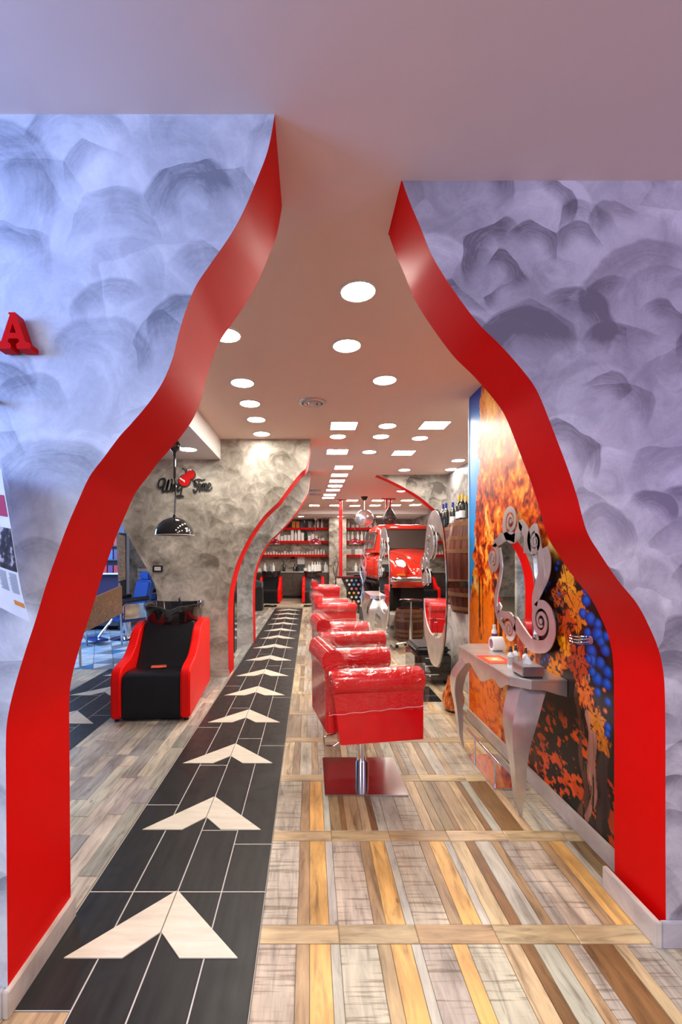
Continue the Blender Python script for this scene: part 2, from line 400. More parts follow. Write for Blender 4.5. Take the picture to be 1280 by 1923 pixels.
while True:
    ys = 1.728+row*TL            # cross strip start
    if ys > 13: break
    for ci in range(0, 12):
        x0 = x_edge+ci*TW; x1 = x0+TW
        if x0 > (1.45 if ys < 3.9 else 3.6): break
        if ys < 1.0 and ci > 6: break
        near = -1 <= row <= 4 and ci <= 5 and ys+TL > 1.2
        # block behind the strip
        pi = forced.get((row, ci), rnd.randrange(6)); pat = PAT[pi]; s = sum(q[2] for q in pat)
        x = x0
        if near: piece('cross', x0, x1, ys, ys+.09, jit(PAL['pal'] if rnd.random() < .7 else PAL['tan'], .15)); npl += 1
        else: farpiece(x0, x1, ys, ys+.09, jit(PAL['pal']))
        for c, kd, wd in pat:
            wd *= TW/s; xa, xb = x, x+wd; x = xb
            col = jit(PAL[c])
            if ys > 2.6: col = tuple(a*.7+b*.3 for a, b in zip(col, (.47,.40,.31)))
            if near: piece(kd, xa, xb, ys+.09, ys+TL, col, gap=.0009); npl += 1
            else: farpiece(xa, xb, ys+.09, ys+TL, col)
    row += 1
# grey planks between the two dark strips
GP = [(.34,.31,.28), (.46,.42,.36), (.56,.49,.41), (.26,.245,.23), (.40,.36,.32), (.50,.46,.40), (.30,.29,.28)]
for ci in range(9):
    x0 = -1.84+ci*.0944; y = 1.85-rnd.random()*.4
    while y < 13:
        ln = rnd.choice([.16, .31, .45, .62, .62])
        if y > 6: ln = .62
        col = jit(rnd.choice(GP), .1)
        if y+ln > 1.86:
            ya = max(y, 1.47)
            if y < 4.7: piece('plank', x0, x0+.0944, ya, y+ln, col); npl += 1
            else: farpiece(x0, x0+.0944, ya, y+ln, col)
        y += ln
# region left of the second strip, and entry floor on the left
for ci in range(10):
    x0 = -2.66-(ci+1)*.1; y = 1.5
    while y < 5.9:
        ln = rnd.choice([.31,.45,.62]); farpiece(x0, x0+.1, y, min(y+ln, 5.9), jit((.50,.43,.34), .12)); y += ln
for ci in range(14):
    x0 = -.79-(ci+1)*.2
    farpiece(x0, x0+.2, .86, 1.165, jit(PAL['pal'])); farpiece(x0, x0+.2, 1.17, 1.47, jit(PAL['pal']))
# back hall cross parquet
for i in range(16):
    for j in range(20):
        farpiece(-1.8+j*.3, -1.8+j*.3+.3, 13+i*.2, 13+i*.2+.2, jit((.50,.43,.34), .18))
me = bpy.data.meshes.new('plank_field'); me.from_pydata(far_v, [], far_f); me.materials.append(M['plank_far'])
ca = me.color_attributes.new('tint', 'FLOAT_COLOR', 'CORNER'); arr = np.ones((len(far_f)*4, 4), dtype=np.float32)
arr[:, :3] = np.repeat(np.array(far_c, dtype=np.float32), 4, axis=0); ca.data.foreach_set('color', arr.ravel())
o = bpy.data.objects.new('plank_field', me); COL.objects.link(o); o.parent = floor; o['kind'] = 'stuff'

# dark strips of slate tiles with cream chevrons (white grout bed under them)
def bed(x0, x1, y0, y1):
    b_ = MB().box(x0, x1, y0, y1, -.003, -.0014).build('grout_bed', M['grout'], floor, smooth=0); b_['kind'] = 'stuff'
bed(-.985, -.199, 1.474, 12.72); bed(-.79, -.199, .7, 1.474); bed(-2.66, -1.842, 2.0, 6.0)
cw = .1965
joints = {0: [1.474, 1.997, 2.692, 3.906, 5.14, 6.34, 7.54, 8.74, 9.94, 11.14, 12.34, 12.7],
          1: [.7, 1.997, 3.2, 4.4, 5.6, 6.8, 8.0, 9.2, 10.4, 11.6, 12.7],
          2: [.7, 1.997, 2.442, 3.667, 4.88, 6.08, 7.28, 8.48, 9.68, 10.88, 12.08, 12.7],
          3: [.7, 1.997, 2.325, 3.53, 4.73, 5.93, 7.13, 8.33, 9.53, 10.73, 11.93, 12.7]}
for c, ys in joints.items():
    x0 = -.984+c*cw
    for a, b2 in zip(ys, ys[1:]): piece('dark', x0, x0+cw-.0005, a, b2, (0,0,0), 'slate_tile', gap=.0022)
for c in range(4):
    x0 = -2.655+c*.203; y = 2.1+c*.3
    while y < 5.9:
        piece('dark', x0, x0+.203, y, min(y+1.2, 5.98), (0,0,0), 'slate_tile', gap=.0025); y += 1.2
tips = [1.997, 2.776, 3.557, 4.345, 5.12, 5.89, 6.71, 7.56, 8.39, 9.21, 10.04, 10.86, 11.67, 12.5]
hm = {}
for sgn in (-1, 1):
    g = .003
    q = [(sgn*g, 0), (sgn*.323, -.333), (sgn*.106, -.333), (sgn*g, -.220)]
    e = .004
    qo = [(sgn*.0005, e*1.6), (sgn*(.323+e*1.8), -.333-e*.7), (sgn*(.106-e*.7), -.333-e*.7), (sgn*.0005, -.220-e)]
    o = MB().prism(q, 0, .0046, 'XY').build('chevron_half', M['cream_tile'], smooth=0); hm[sgn] = o.data; bpy.data.objects.remove(o)
for cx, tt in ((-.5925, tips), (-2.25, [3.51, 4.315, 5.12, 5.9])):
    for t in tt:
        for sgn in (-1, 1):
            o = bpy.data.objects.new('chevron_half', hm[sgn]); COL.objects.link(o); o.parent = floor; o.location = (cx, t, -.0004)
# triangular blue tiles in the barber corner
tb = MB(); tri_mats = [simple('tri_white', (.62,.66,.70), .3), simple('tri_blue', (.06,.22,.48), .3), simple('tri_grey', (.22,.25,.30), .3), simple('tri_pale', (.38,.52,.68), .3)]
for i in range(12):
    for j in range(18):
        x0 = -5.1+j*.28+(i % 2)*.14; y0 = 5.9+i*.3
        if x0 > -1.9 and y0 < 6: continue
        for t in (0, 1):
            tt = [(x0+.005, y0+.005), (x0+.27, y0+.005), (x0+.14, y0+.29)] if t == 0 else [(x0+.145, y0+.295), (x0+.275, y0+.01), (x0+.415, y0+.295)]
            if max(q[0] for q in tt) > -1.2: continue
            tb.add([(a, b3, .001) for a, b3 in tt], [(0,1,2)], rnd.choice([0,0,1,2,3,3]))
o = tb.build('triangle_tiles', tri_mats, floor, smooth=0); o['kind'] = 'stuff'

def portal(name, edge_px, y0, thick, xout, wallmat, side=-1, redm=None, z1=CEIL):
    """wall whose inner edge follows the outline; the curved reveal is a red part"""
    e = smoothcurve([XZ(px, py, y0) for px, py in edge_px], 5)
    e[0] = (e[0][0], z1); e[-1] = (e[-1][0], 0)
    poly = e+[(xout, 0), (xout, z1)]
    wob = MB().prism(poly, y0, y0+thick, 'XZ', sides=False)
    wob.add([(xout, y0, 0), (xout, y0+thick, 0), (xout, y0+thick, z1), (xout, y0, z1)], [(0,1,2,3)])
    o = struct(wob.build(name, wallmat, smooth=0))
    rv = MB(); n = len(e)
    dx = -.0 
    rv.add([(x, y0, z) for x, z in e]+[(x, y0+thick, z) for x, z in e], [(i, i+1, n+i+1, n+i) for i in range(n-1)])
    # slim body so the reveal has thickness
    s = side
    rv.add([(x+s*.012, y0+.0005, z) for x, z in e]+[(x+s*.012, y0+thick-.0005, z) for x, z in e], [(i+1, i, n+i, n+i+1) for i in range(n-1)])
    rv.build('red_reveal', redm or M['red_paint'], o, smooth=50)
    return o, e
left_px = [(515.4,216),(503,281),(481,340),(459,392.5),(433,440.6),(393.8,497.5),(367.5,537),(348,585),(334.7,629),(324,672.5),(306,716),(280,755.6),(245,797),(224,820),(195,859),(168,895),(146,942.6),(126,989),(106.5,1042),(86.5,1099),(66.5,1165.5),(47,1225),(27,1292),(14,1350),(11,1400),(11.5,1500),(13,1700),(15,1905)]
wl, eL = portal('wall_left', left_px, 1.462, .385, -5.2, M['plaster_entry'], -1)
right_px = [(753,334),(768,377),(790,429),(812,482),(847,539),(895,604),(939,648),(978,692),(1004,727),(1022,766),(1044,823),(1065.6,880),(1083,932.5),(1101,997),(1125.5,1039),(1160,1090),(1195,1133),(1219,1178),(1236,1220),(1245,1262),(1248,1310),(1249,1400),(1249,1550),(1250,1775)]
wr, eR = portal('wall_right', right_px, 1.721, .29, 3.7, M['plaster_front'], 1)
mid_px = [(582,825),(580.5,850),(575,877),(563,889),(542.5,915),(522,942.5),(497,967),(477,994),(459,1025),(443,1061),(431.5,1106),(428,1145),(428,1212),(429,1270)]
# wine wall: right edge mid_px, left edge barber opening
ym = 5.55
e1 = smoothcurve([XZ(a, b3, ym) for a, b3 in mid_px], 5); e1[0] = (e1[0][0], CEIL); e1[-1] = (e1[-1][0], 0)
bl = smoothcurve([(-1.9,0),(-1.89,.5),XZ(295,1137,ym),XZ(293,1109,ym),XZ(283,1082,ym),XZ(252.7,1028,ym),XZ(231.5,989,ym),XZ(200,920,ym),XZ(120,870,ym),(-4.0,2.85)], 5)
poly = e1+bl+[(-4.6, 2.87), (-4.6, CEIL)]
wm = struct(MB().prism(poly, ym, ym+.38, 'XZ').build('wall_middle', M['plaster_warm'], smooth=0))
n = len(e1)
MB().add([(x+.003, ym, z) for x, z in e1]+[(x+.003, ym+.381, z) for x, z in e1], [(i, i+1, n+i+1, n+i) for i in range(n-1)]).build('red_reveal', M['red_paint'], wm, smooth=50)
sec_px = [(582,886),(580.5,905),(578,922),(570,940),(553,966.6),(529,994),(505,1018),(491,1039),(480.6,1066),(475.5,1094),(474.4,1135),(475,1170),(475.5,1208)]
w2, _ = portal('wall_far_left', sec_px, 7.64, .33, -2.0, M['plaster_warm'], -1)
r3_px = [(707,891.5),(732.6,902.5),(759,916),(786,932),(807,949),(826,966),(845,990),(858,1020),(866,1060),(868,1110),(862,1200)]
w3, _ = portal('wall_far_right', r3_px, 8.02, .22, 3.7, M['plaster_side'] if 0 else M['plaster_back'], 1)
# mural block, side walls, back wall
wmu = struct(MB().box(1.455, 2.45, 2.011, 4.1, 0, CEIL).build('wall_mural', M['white_paint'], smooth=0))
struct(MB().box(2.45, 2.6, 4.1, 8.02, 0, CEIL).build('wall_right_side', M['plaster_side'], smooth=0))
struct(MB().box(RIGHTX, RIGHTX+.1, -3.0, BACKY, 0, CEIL).build('wall_right_outer', M['plaster_side'], smooth=0))
struct(MB().box(LEFTX-.1, LEFTX, -3.0, BACKY, 0, CEIL).build('wall_left_outer', M['blue_light'], smooth=0))
struct(MB().box(LEFTX, -2.0, 10.5, 10.6, 0, CEIL).build('wall_barber_back', M['plaster_warm'], smooth=0))
struct(MB().box(-4.5, -4.24, 10.2, 10.5, 0, CEIL).build('wall_barber_return', M['blue_light'], smooth=0))
struct(MB().box(LEFTX, RIGHTX, -3.1, -3.0, 0, CEIL).build('wall_front', M['plaster_warm'], smooth=0))
struct(MB().box(LEFTX, RIGHTX, BACKY, BACKY+.1, 0, CEIL).build('wall_back', M['plaster_warm'], smooth=0))
struct(MB().box(-3.3, 3.7, 14.0, BACKY, 2.80, CEIL).build('ceiling_soffit_back', M['white_paint'], smooth=0))
struct(MB().box(-4.5, -1.11, 1.85, 5.55, 2.689, CEIL).build('ceiling_soffit', M['white_paint'], smooth=0))
struct(MB().box(.65, 1.24, 15.3, 15.75, 0, 2.8).build('pillar', M['plaster_warm'], smooth=0))
struct(MB().box(1.70, 2.45, 4.62, 6.7, 0, .86).build('plinth_wall', M['plaster_side'], smooth=0))
pl = struct(MB().box(1.48, 3.3, 8.25, 12.2, 0, .40).build('car_plinth', M['plaster_back'], smooth=0))

# baseboards
def bboard(name, x0, x1, y0, y1, h=.085, mt='bb', col=(.56,.50,.46)):
    o = struct(MB().box(x0, x1, y0, y1, 0, h).build(name, M[mt], smooth=0, bevel=.003)); o.color = (*col, 1); return o
bboard('baseboard_left_reveal', -.993, -.972, 1.443, 1.862, .09)
bboard('baseboard_left', -5, -.9935, 1.443, 1.461, .09, 'bbx', (.50,.48,.50))
bboard('baseboard_right_reveal', 1.318, 1.340, 1.703, 2.02, .10)
bboard('baseboard_right', 1.3405, 3.6, 1.703, 1.720, .10, 'bbx', (.42,.40,.46))
bboard('baseboard_mural', 1.437, 1.4545, 2.012, 4.1, .10)
bboard('baseboard_middle', -1.88, -1.0, 5.533, 5.549, .08, 'bbx')
bboard('baseboard_far_left', -1.9, -.966, 7.622, 7.639, .08, 'bbx')
bboard('baseboard_plinth', 1.465, 3.3, 8.235, 8.249, .08, 'bbx')
bboard('baseboard_back', -3, 3.6, 16.18, 16.199, .08, 'bbx')

# ------------------------------------------------------------------ mural (flat photographic print)
def vnoise(u, v, seed):
    r = np.random.RandomState(seed); g = r.rand(256, 256)
    ui, vi = np.floor(u).astype(int), np.floor(v).astype(int); fu, fv = u-ui, v-vi
    fu = fu*fu*(3-2*fu); fv = fv*fv*(3-2*fv)
    a = g[ui % 256, vi % 256]; b_ = g[(ui+1) % 256, vi % 256]; c = g[ui % 256, (vi+1) % 256]; d = g[(ui+1) % 256, (vi+1) % 256]
    return (a*(1-fu)+b_*fu)*(1-fv)+(c*(1-fu)+d*fu)*fv
def fbm(u, v, seed, o=4):
    s = 0; a = .5
    for k in range(o): s = s+a*vnoise(u*2**k+17*k, v*2**k+31*k, seed+k); a *= .5
    return s/(1-.5**o)
NU, NV = 420, 560
U, V = np.meshgrid(np.linspace(2.012, 4.098, NU), np.linspace(0, CEIL-.001, NV))
PXm = CX+1.455*F/U; PYm = CY+(EYE-V)*F/U        # print coordinates were measured off the wall once, then baked to (U, V)
def L3(c): return np.array(lin(c))
def lay(img, mask, c): 
    mask = np.clip(mask, 0, 1)[..., None]; return img*(1-mask)+np.asarray(c)*mask
wob = fbm(U*9, V*9, 3)-.5
f1 = fbm(U*11+wob*3, V*7+wob*3, 5, 5); f2 = fbm(U*30, V*22, 9, 4); f3 = fbm(U*5, V*4, 13, 3)
cols = np.array([lin((60,18,5)), lin((150,45,8)), lin((215,85,12)), lin((245,140,30)), lin((250,190,80)), lin((250,225,160))])
t = np.clip((f1*.75+f2*.5-.12)*8.6-1.75, 0, 4.999); ti = t.astype(int); tf = (t-ti)[..., None]; tf = tf*tf*(3-2*tf)
img = cols[ti]*(1-tf)+cols[np.minimum(ti+1, 5)]*tf
# upper part pale and yellow
up = np.clip((V-1.9)/.7, 0, 1); img = lay(img, up*.45*(f3 > .4), lin((250,205,130)))
# sky with a ragged slanted edge
edge = 3.80+(2.9-V)*.13+(fbm(U*3, V*14, 21)-.5)*.16
sky = (U > edge)
sk = lin((60,165,235))*np.ones((*U.shape, 3)); g1 = np.clip((V-2.55)/.35, 0, 1)[..., None]; sk = sk*(1-g1)+np.array(lin((20,90,190)))*g1
g2 = np.clip(1-abs(V-2.45)/.25, 0, 1)[..., None]*.6; sk = sk*(1-g2)+np.array(lin((190,220,245)))*g2
img = np.where((sky & (V > 1.0))[..., None], sk, img)
# low field bright orange with dark vertical trunks
fld = np.clip((1.2-V+wob*.3)/.1, 0, 1)*(U > 3.45); img = lay(img, fld, lin((250,135,5))*np.ones_like(img)*(0.75+.5*f2[..., None]))
tr_ = (vnoise(U*26, V*.8, 31) > .62)*(U > 3.35)*(V < 1.32)*(V > .78)*(f2 > .3); img = lay(img, tr_*(fbm(U*40, V*3, 71) > .5)*.9, lin((60,20,18)))
# dark ground of the vine part (near end)
dk = np.clip((2.92+(V-.9)*.10-U)/.14+wob*1.2+.2, 0, 1)*np.clip((1.62-V)/.18, 0, 1)
img = lay(img, dk*.97, np.array(lin((36,9,7)))*(.3+f2[..., None]))
lowdk = np.clip((3.2-U)/.2+wob, 0, 1)*np.clip((.72-V)/.12+wob, 0, 1); img = lay(img, lowdk*.9, np.array(lin((26,8,7)))*(.3+f2[..., None]))
fl2 = (fbm(U*20+V*9, V*30-U*9, 41, 4) > .575)*np.clip((.62-V)/.1, 0, 1)*(U > 2.28); img = lay(img, fl2*.9, np.array(lin((225,95,15)))*(.5+f1[..., None]))
fl3 = (fbm(U*20-V*12, V*24, 47, 4) > .54)*(U < 2.2)*(V < .42); img = lay(img, fl3*.8, np.array(lin((190,70,15)))*(.5+f1[..., None]))
# tree trunk under the table
tk = (abs(U-(3.02+.12*np.sin(V*4)-.2*(V-.5))) < .022+.02*(V < .35))*(V < .85); img = lay(img, tk.astype(float), np.array(lin((62,50,60)))*(.5+f2[..., None]))
# gnarled vine stock
for cx_, wd, cc in ((2.33, .05, (185,130,110)), (2.24, .055, (70,50,50)), (2.40, .03, (110,70,55))):
    c_ = cx_+.03*np.sin(V*7+cx_*9)+.02*np.sin(V*19); k = np.abs(U-c_) < wd*(1.1-.7*np.clip(V/.95, 0, 1))
    img = lay(img, (k*(V < .98)*(fbm(U*60, V*7, 51) > .38)).astype(float), np.array(lin(cc))*(.35+1.1*fbm(U*70, V*6, 55)[..., None]))
# leaves
def leaf(img, u, v, r, ang, c1, c2):
    du, dv = U-u, V-v; a = np.arctan2(dv, du)-ang; d = np.hypot(du, dv)
    rr = r*(.78+.17*np.cos(5*a)+.12*np.cos(a)+.05*np.cos(15*a)); m_ = np.clip((rr-d)/.006, 0, 1)
    vein = (np.abs(np.sin(2.5*a)) < .10) | (fbm(U*50, V*50, 61) > .62)
    c = np.where(vein[..., None], np.array(lin(c2)), np.array(lin(c1)))*(.75+.5*f2[..., None])
    return lay(img, m_, c)
def at(px, py): u = 1.455*F/(px-CX); return u, EYE-(py-CY)*u/F
for px, py, r, an, c1, c2 in [(1066,1100,.12,1.2,(230,160,50),(120,50,10)),(1082,1150,.14,2.1,(225,130,30),(110,40,10)),(1064,1215,.10,.4,(250,170,20),(190,90,10)),(1060,1172,.11,3.0,(205,85,20),(90,30,10)),
        (1084,1240,.13,4.6,(190,75,25),(90,30,12)),(1052,1245,.08,2.0,(230,120,20),(120,60,20)),(1100,1300,.10,5.2,(225,120,40),(110,40,20)),(1122,1352,.085,5.4,(215,135,50),(100,50,20)),(1134,1395,.07,5.4,(200,120,40),(100,50,20)),
        (1050,1120,.09,.3,(190,90,30),(80,25,10)),(1040,1262,.10,1.0,(240,150,40),(60,25,10))]:
    u, v = at(px, py); img = leaf(img, u, v, r, an, c1, c2)
def grape(img, px, py, rp, c=(0,85,185)):
    u, v = at(px, py); r = rp*u/F; d = np.hypot((U-u)/1.25, V-v); m_ = np.clip((r-d)/.003, 0, 1)
    hl = np.clip(1-np.hypot(U-u+r*.25, V-v-r*.3)/(r*.9), 0, 1)[..., None]
    rim = np.clip((d/r-.35)/.65, 0, 1)[..., None]
    base = np.array(lin(c)); cc = base*(1-rim*.75)+hl*np.array(lin((110,180,255)))*.18
    return lay(img, m_, cc)
gr = [(1100,1128,12),(1094,1152,11),(1108,1162,14),(1122,1172,11),(1122,1192,15),(1103,1188,10),(1110,1222,14),(1128,1205,11),(1138,1195,10),(1136,1222,12),(1112,1240,13),(1127,1245,13),(1140,1262,12),(1121,1275,14),(1139,1285,12),(1105,1238,9),(1122,1300,9),(1141,1318,9),(1141,1365,9),(1140,1378,8),(1100,1108,9),(1112,1262,10)]
for a_, b4, r_ in gr: img = grape(img, a_, b4, r_)
for a_, b4, r_ in [(1047,1058,5),(1044,1068,5),(1027,1100,5),(1023,1108,5),(1031,1095,5),(1050,1115,4),(1022,1238,5),(1028,1232,5),(1017,1243,4),(1030,1242,4)]: img = grape(img, a_, b4, r_)
img = grape(img, 1134, 1296, 5, (225,110,20)); img = grape(img, 1136, 1335, 6, (225,110,20))
img = np.clip(img, 0, 1)**1.18
vs = np.stack([np.full(U.size, 1.4546), U.ravel(), V.ravel()], 1)
idx = np.arange(NU*NV).reshape(NV, NU); q = np.stack([idx[:-1,:-1].ravel(), idx[1:,:-1].ravel(), idx[1:,1:].ravel(), idx[:-1,1:].ravel()], 1)
me = bpy.data.meshes.new('mural_print'); me.from_pydata(vs.tolist(), [], q.tolist())
ca = me.color_attributes.new('print', 'FLOAT_COLOR', 'POINT'); arr = np.ones((NU*NV, 4), dtype=np.float32); arr[:, :3] = img.reshape(-1, 3); ca.data.foreach_set('color', arr.ravel())
m, nt, p = newmat('mural_print'); vc = N(nt, 'ShaderNodeVertexColor', layer_name='print'); nt.links.new(vc.outputs[0], p.inputs['Base Color']); p.inputs['Roughness'].default_value = .3; p.inputs['Specular IOR Level'].default_value = .25
me.materials.append(m); o = bpy.data.objects.new('mural_print', me); COL.objects.link(o); o.parent = wmu
MB().box(1.449, 1.4549, 4.088, 4.102, 0, CEIL).build('edge_trim', M['white'], wmu, smooth=0)

# ------------------------------------------------------------------ ceiling lights
rl = MB().lathe([(.0,-.004),(.088,-.004),(.088,-.001)], n=28)
def round_light(x, y, z=CEIL, r=.095, label=''):
    t = thing('ceiling_light', label, 'ceiling light', (x, y, z), 0, 'round recessed ceiling lights')
    return t
proto_r = thing('ceiling_light', 'first', 'ceiling light', (0,0,0), 0, 'round recessed ceiling lights')
MB().lathe([(.092,-.0005),(.104,-.0005),(.104,-.006),(.092,-.009),(.092,-.0005)], n=28).build('rim', M['lampring'], proto_r)
MB().lathe([(.0005,-.005),(.0915,-.005),(.0915,-.002)], n=28).build('diffuser', M['lamp'], proto_r)
proto_s = thing('ceiling_panel', 'first', 'ceiling light', (0,0,0), 0, 'square recessed ceiling panels')
fr = MB()
for a in ((-.15,-.14,-.15,.15),(.14,.15,-.15,.15),(-.14,.14,-.15,-.14),(-.14,.14,.14,.15)): fr.box(a[0],a[1],a[2],a[3],-.008,-.0005)
fr.build('rim', M['lampring'], proto_s, smooth=0)
MB().box(-.139,.139,-.139,.139,-.005,-.001).build('diffuser', M['lamp'], proto_s, smooth=0)
def CL(px, py, z=CEIL):
    y = (z-EYE)*F/(CY-py); return ((px-CX)*y/F, y)
rounds = [(672,546,'largest round ceiling light, nearest the archway top'),(651,648,'second round ceiling light from the archway, below the largest one'),(722,713,'third round ceiling light from the archway, set to the right'),
 (424,628,'round ceiling light half hidden by the left red reveal'),(455,718,'nearest fully seen light in the left line of round ceiling lights'),(469,757,'second light in the left line of round ceiling lights'),(481,787,'third light in the left line of round ceiling lights'),(491,814,'last light in the left line, closest to the grey plaster wall'),
 (727,799,'round ceiling light just left of the wide right square panel'),(715,819,'round ceiling light just below and left of another, middle of the ceiling'),(788,822,'round ceiling light below the nearest right square panel'),(634,819,'round ceiling light between the first two square panels on the left row'),
 (693,848,'round ceiling light between two square panels of the second row'),(759,882,'round ceiling light just above the red curve of the far arch'),(860,864,'round ceiling light beside the blue edge of the mural, the nearer of two'),(847,881,'round ceiling light beside the blue edge of the mural, the farther of two'),
 (753,922,'lone oval-looking ceiling light inside the far arch')]
first = True
for px, py, lb in rounds:
    x, y = CL(px, py)
    if first: proto_r.location = (x, y, CEIL); proto_r['label'] = lb; first = False
    else: dup(proto_r, (x, y, CEIL), label=lb)
x, y = CL(353, 843, 2.689); dup(proto_r, (x, y, 2.689), label='round light in the low soffit beside the black pendant lamp')
for x_, lb in ((-1.6,'leftmost'),(-.3,'second'),(1.0,'third'),(2.3,'rightmost')): dup(proto_r, (x_, 14.9, 2.80), label='%s round light in the lowered ceiling over the back counter' % lb)
sq = [(645,799,'nearest square ceiling panel of the left row'),(815,798,'nearest square ceiling panel on the right by the mural'),(633,848,'second square ceiling panel of the left row'),(757,850,'second square ceiling panel on the right'),
 (645,877.5,'third square ceiling panel in the long left row'),(637,892,'fourth square ceiling panel in the long left row'),(632.5,902.8,'fifth square ceiling panel in the long left row'),(629,912,'sixth square ceiling panel in the long left row'),(625,920,'seventh square ceiling panel in the long left row'),
 (619,928.8,'eighth square ceiling panel in the long left row'),(616,934.5,'last square ceiling panel in the long left row')]
first = True
for px, py, lb in sq:
    x, y = CL(px, py)
    if first: proto_s.location = (x, y, CEIL); proto_s['label'] = lb; first = False
    else: dup(proto_s, (x, y, CEIL), label=lb)
for px, py, lb in [(661,939.7,'far ceiling panel between red pole and mirror ball'),(709,939.7,'far ceiling panel between mirror ball and second red pole'),(764,939.4,'far ceiling panel right of the second red pole'),
                   (590,949,'farthest ceiling panel at the left, beside the second plaster wall'),(628,949,'farthest ceiling panel just left of the red pole'),(666,949.5,'farthest ceiling panel left of the mirror ball'),
                   (703.5,949,'farthest ceiling panel right of the mirror ball'),(741.5,948.7,'farthest ceiling panel right of the hanging mottled ornament'),(779,948,'farthest ceiling panel at the right')]:
    x, y = CL(px, py); dup(proto_s, (x, y, CEIL), label=lb, group='far ceiling panels')
def vent(px, py, r, lb):
    x, y = CL(px, py); t = thing('ceiling_vent', lb, 'vent', (x, y, CEIL), 0, 'round ceiling vents')
    MB().lathe([(.72*r,-.001),(r,-.001),(r*.97,-.012),(.76*r,-.018),(.72*r,-.001)], n=28).build('outer_ring', M['steel'], t)
    MB().lathe([(.45*r,-.002),(.66*r,-.006),(.64*r,-.02),(.42*r,-.016),(.45*r,-.002)], n=28).build('inner_ring', M['steel'], t)
    MB().lathe([(.0005,-.012),(.36*r,-.008),(.3*r,-.024),(.0005,-.024)], n=28).build('hub', M['steel'], t)
    MB().lathe([(.0005,-.0006),(.73*r,-.0006)], n=28).build('throat', M['black_matte'], t)
vent(586, 755, .13, 'round metal ceiling vent, the nearest one'); vent(592, 921, .15, 'nearer of two small ceiling vents by the far plaster wall'); vent(592, 928, .15, 'farther of two small ceiling vents by the far plaster wall')

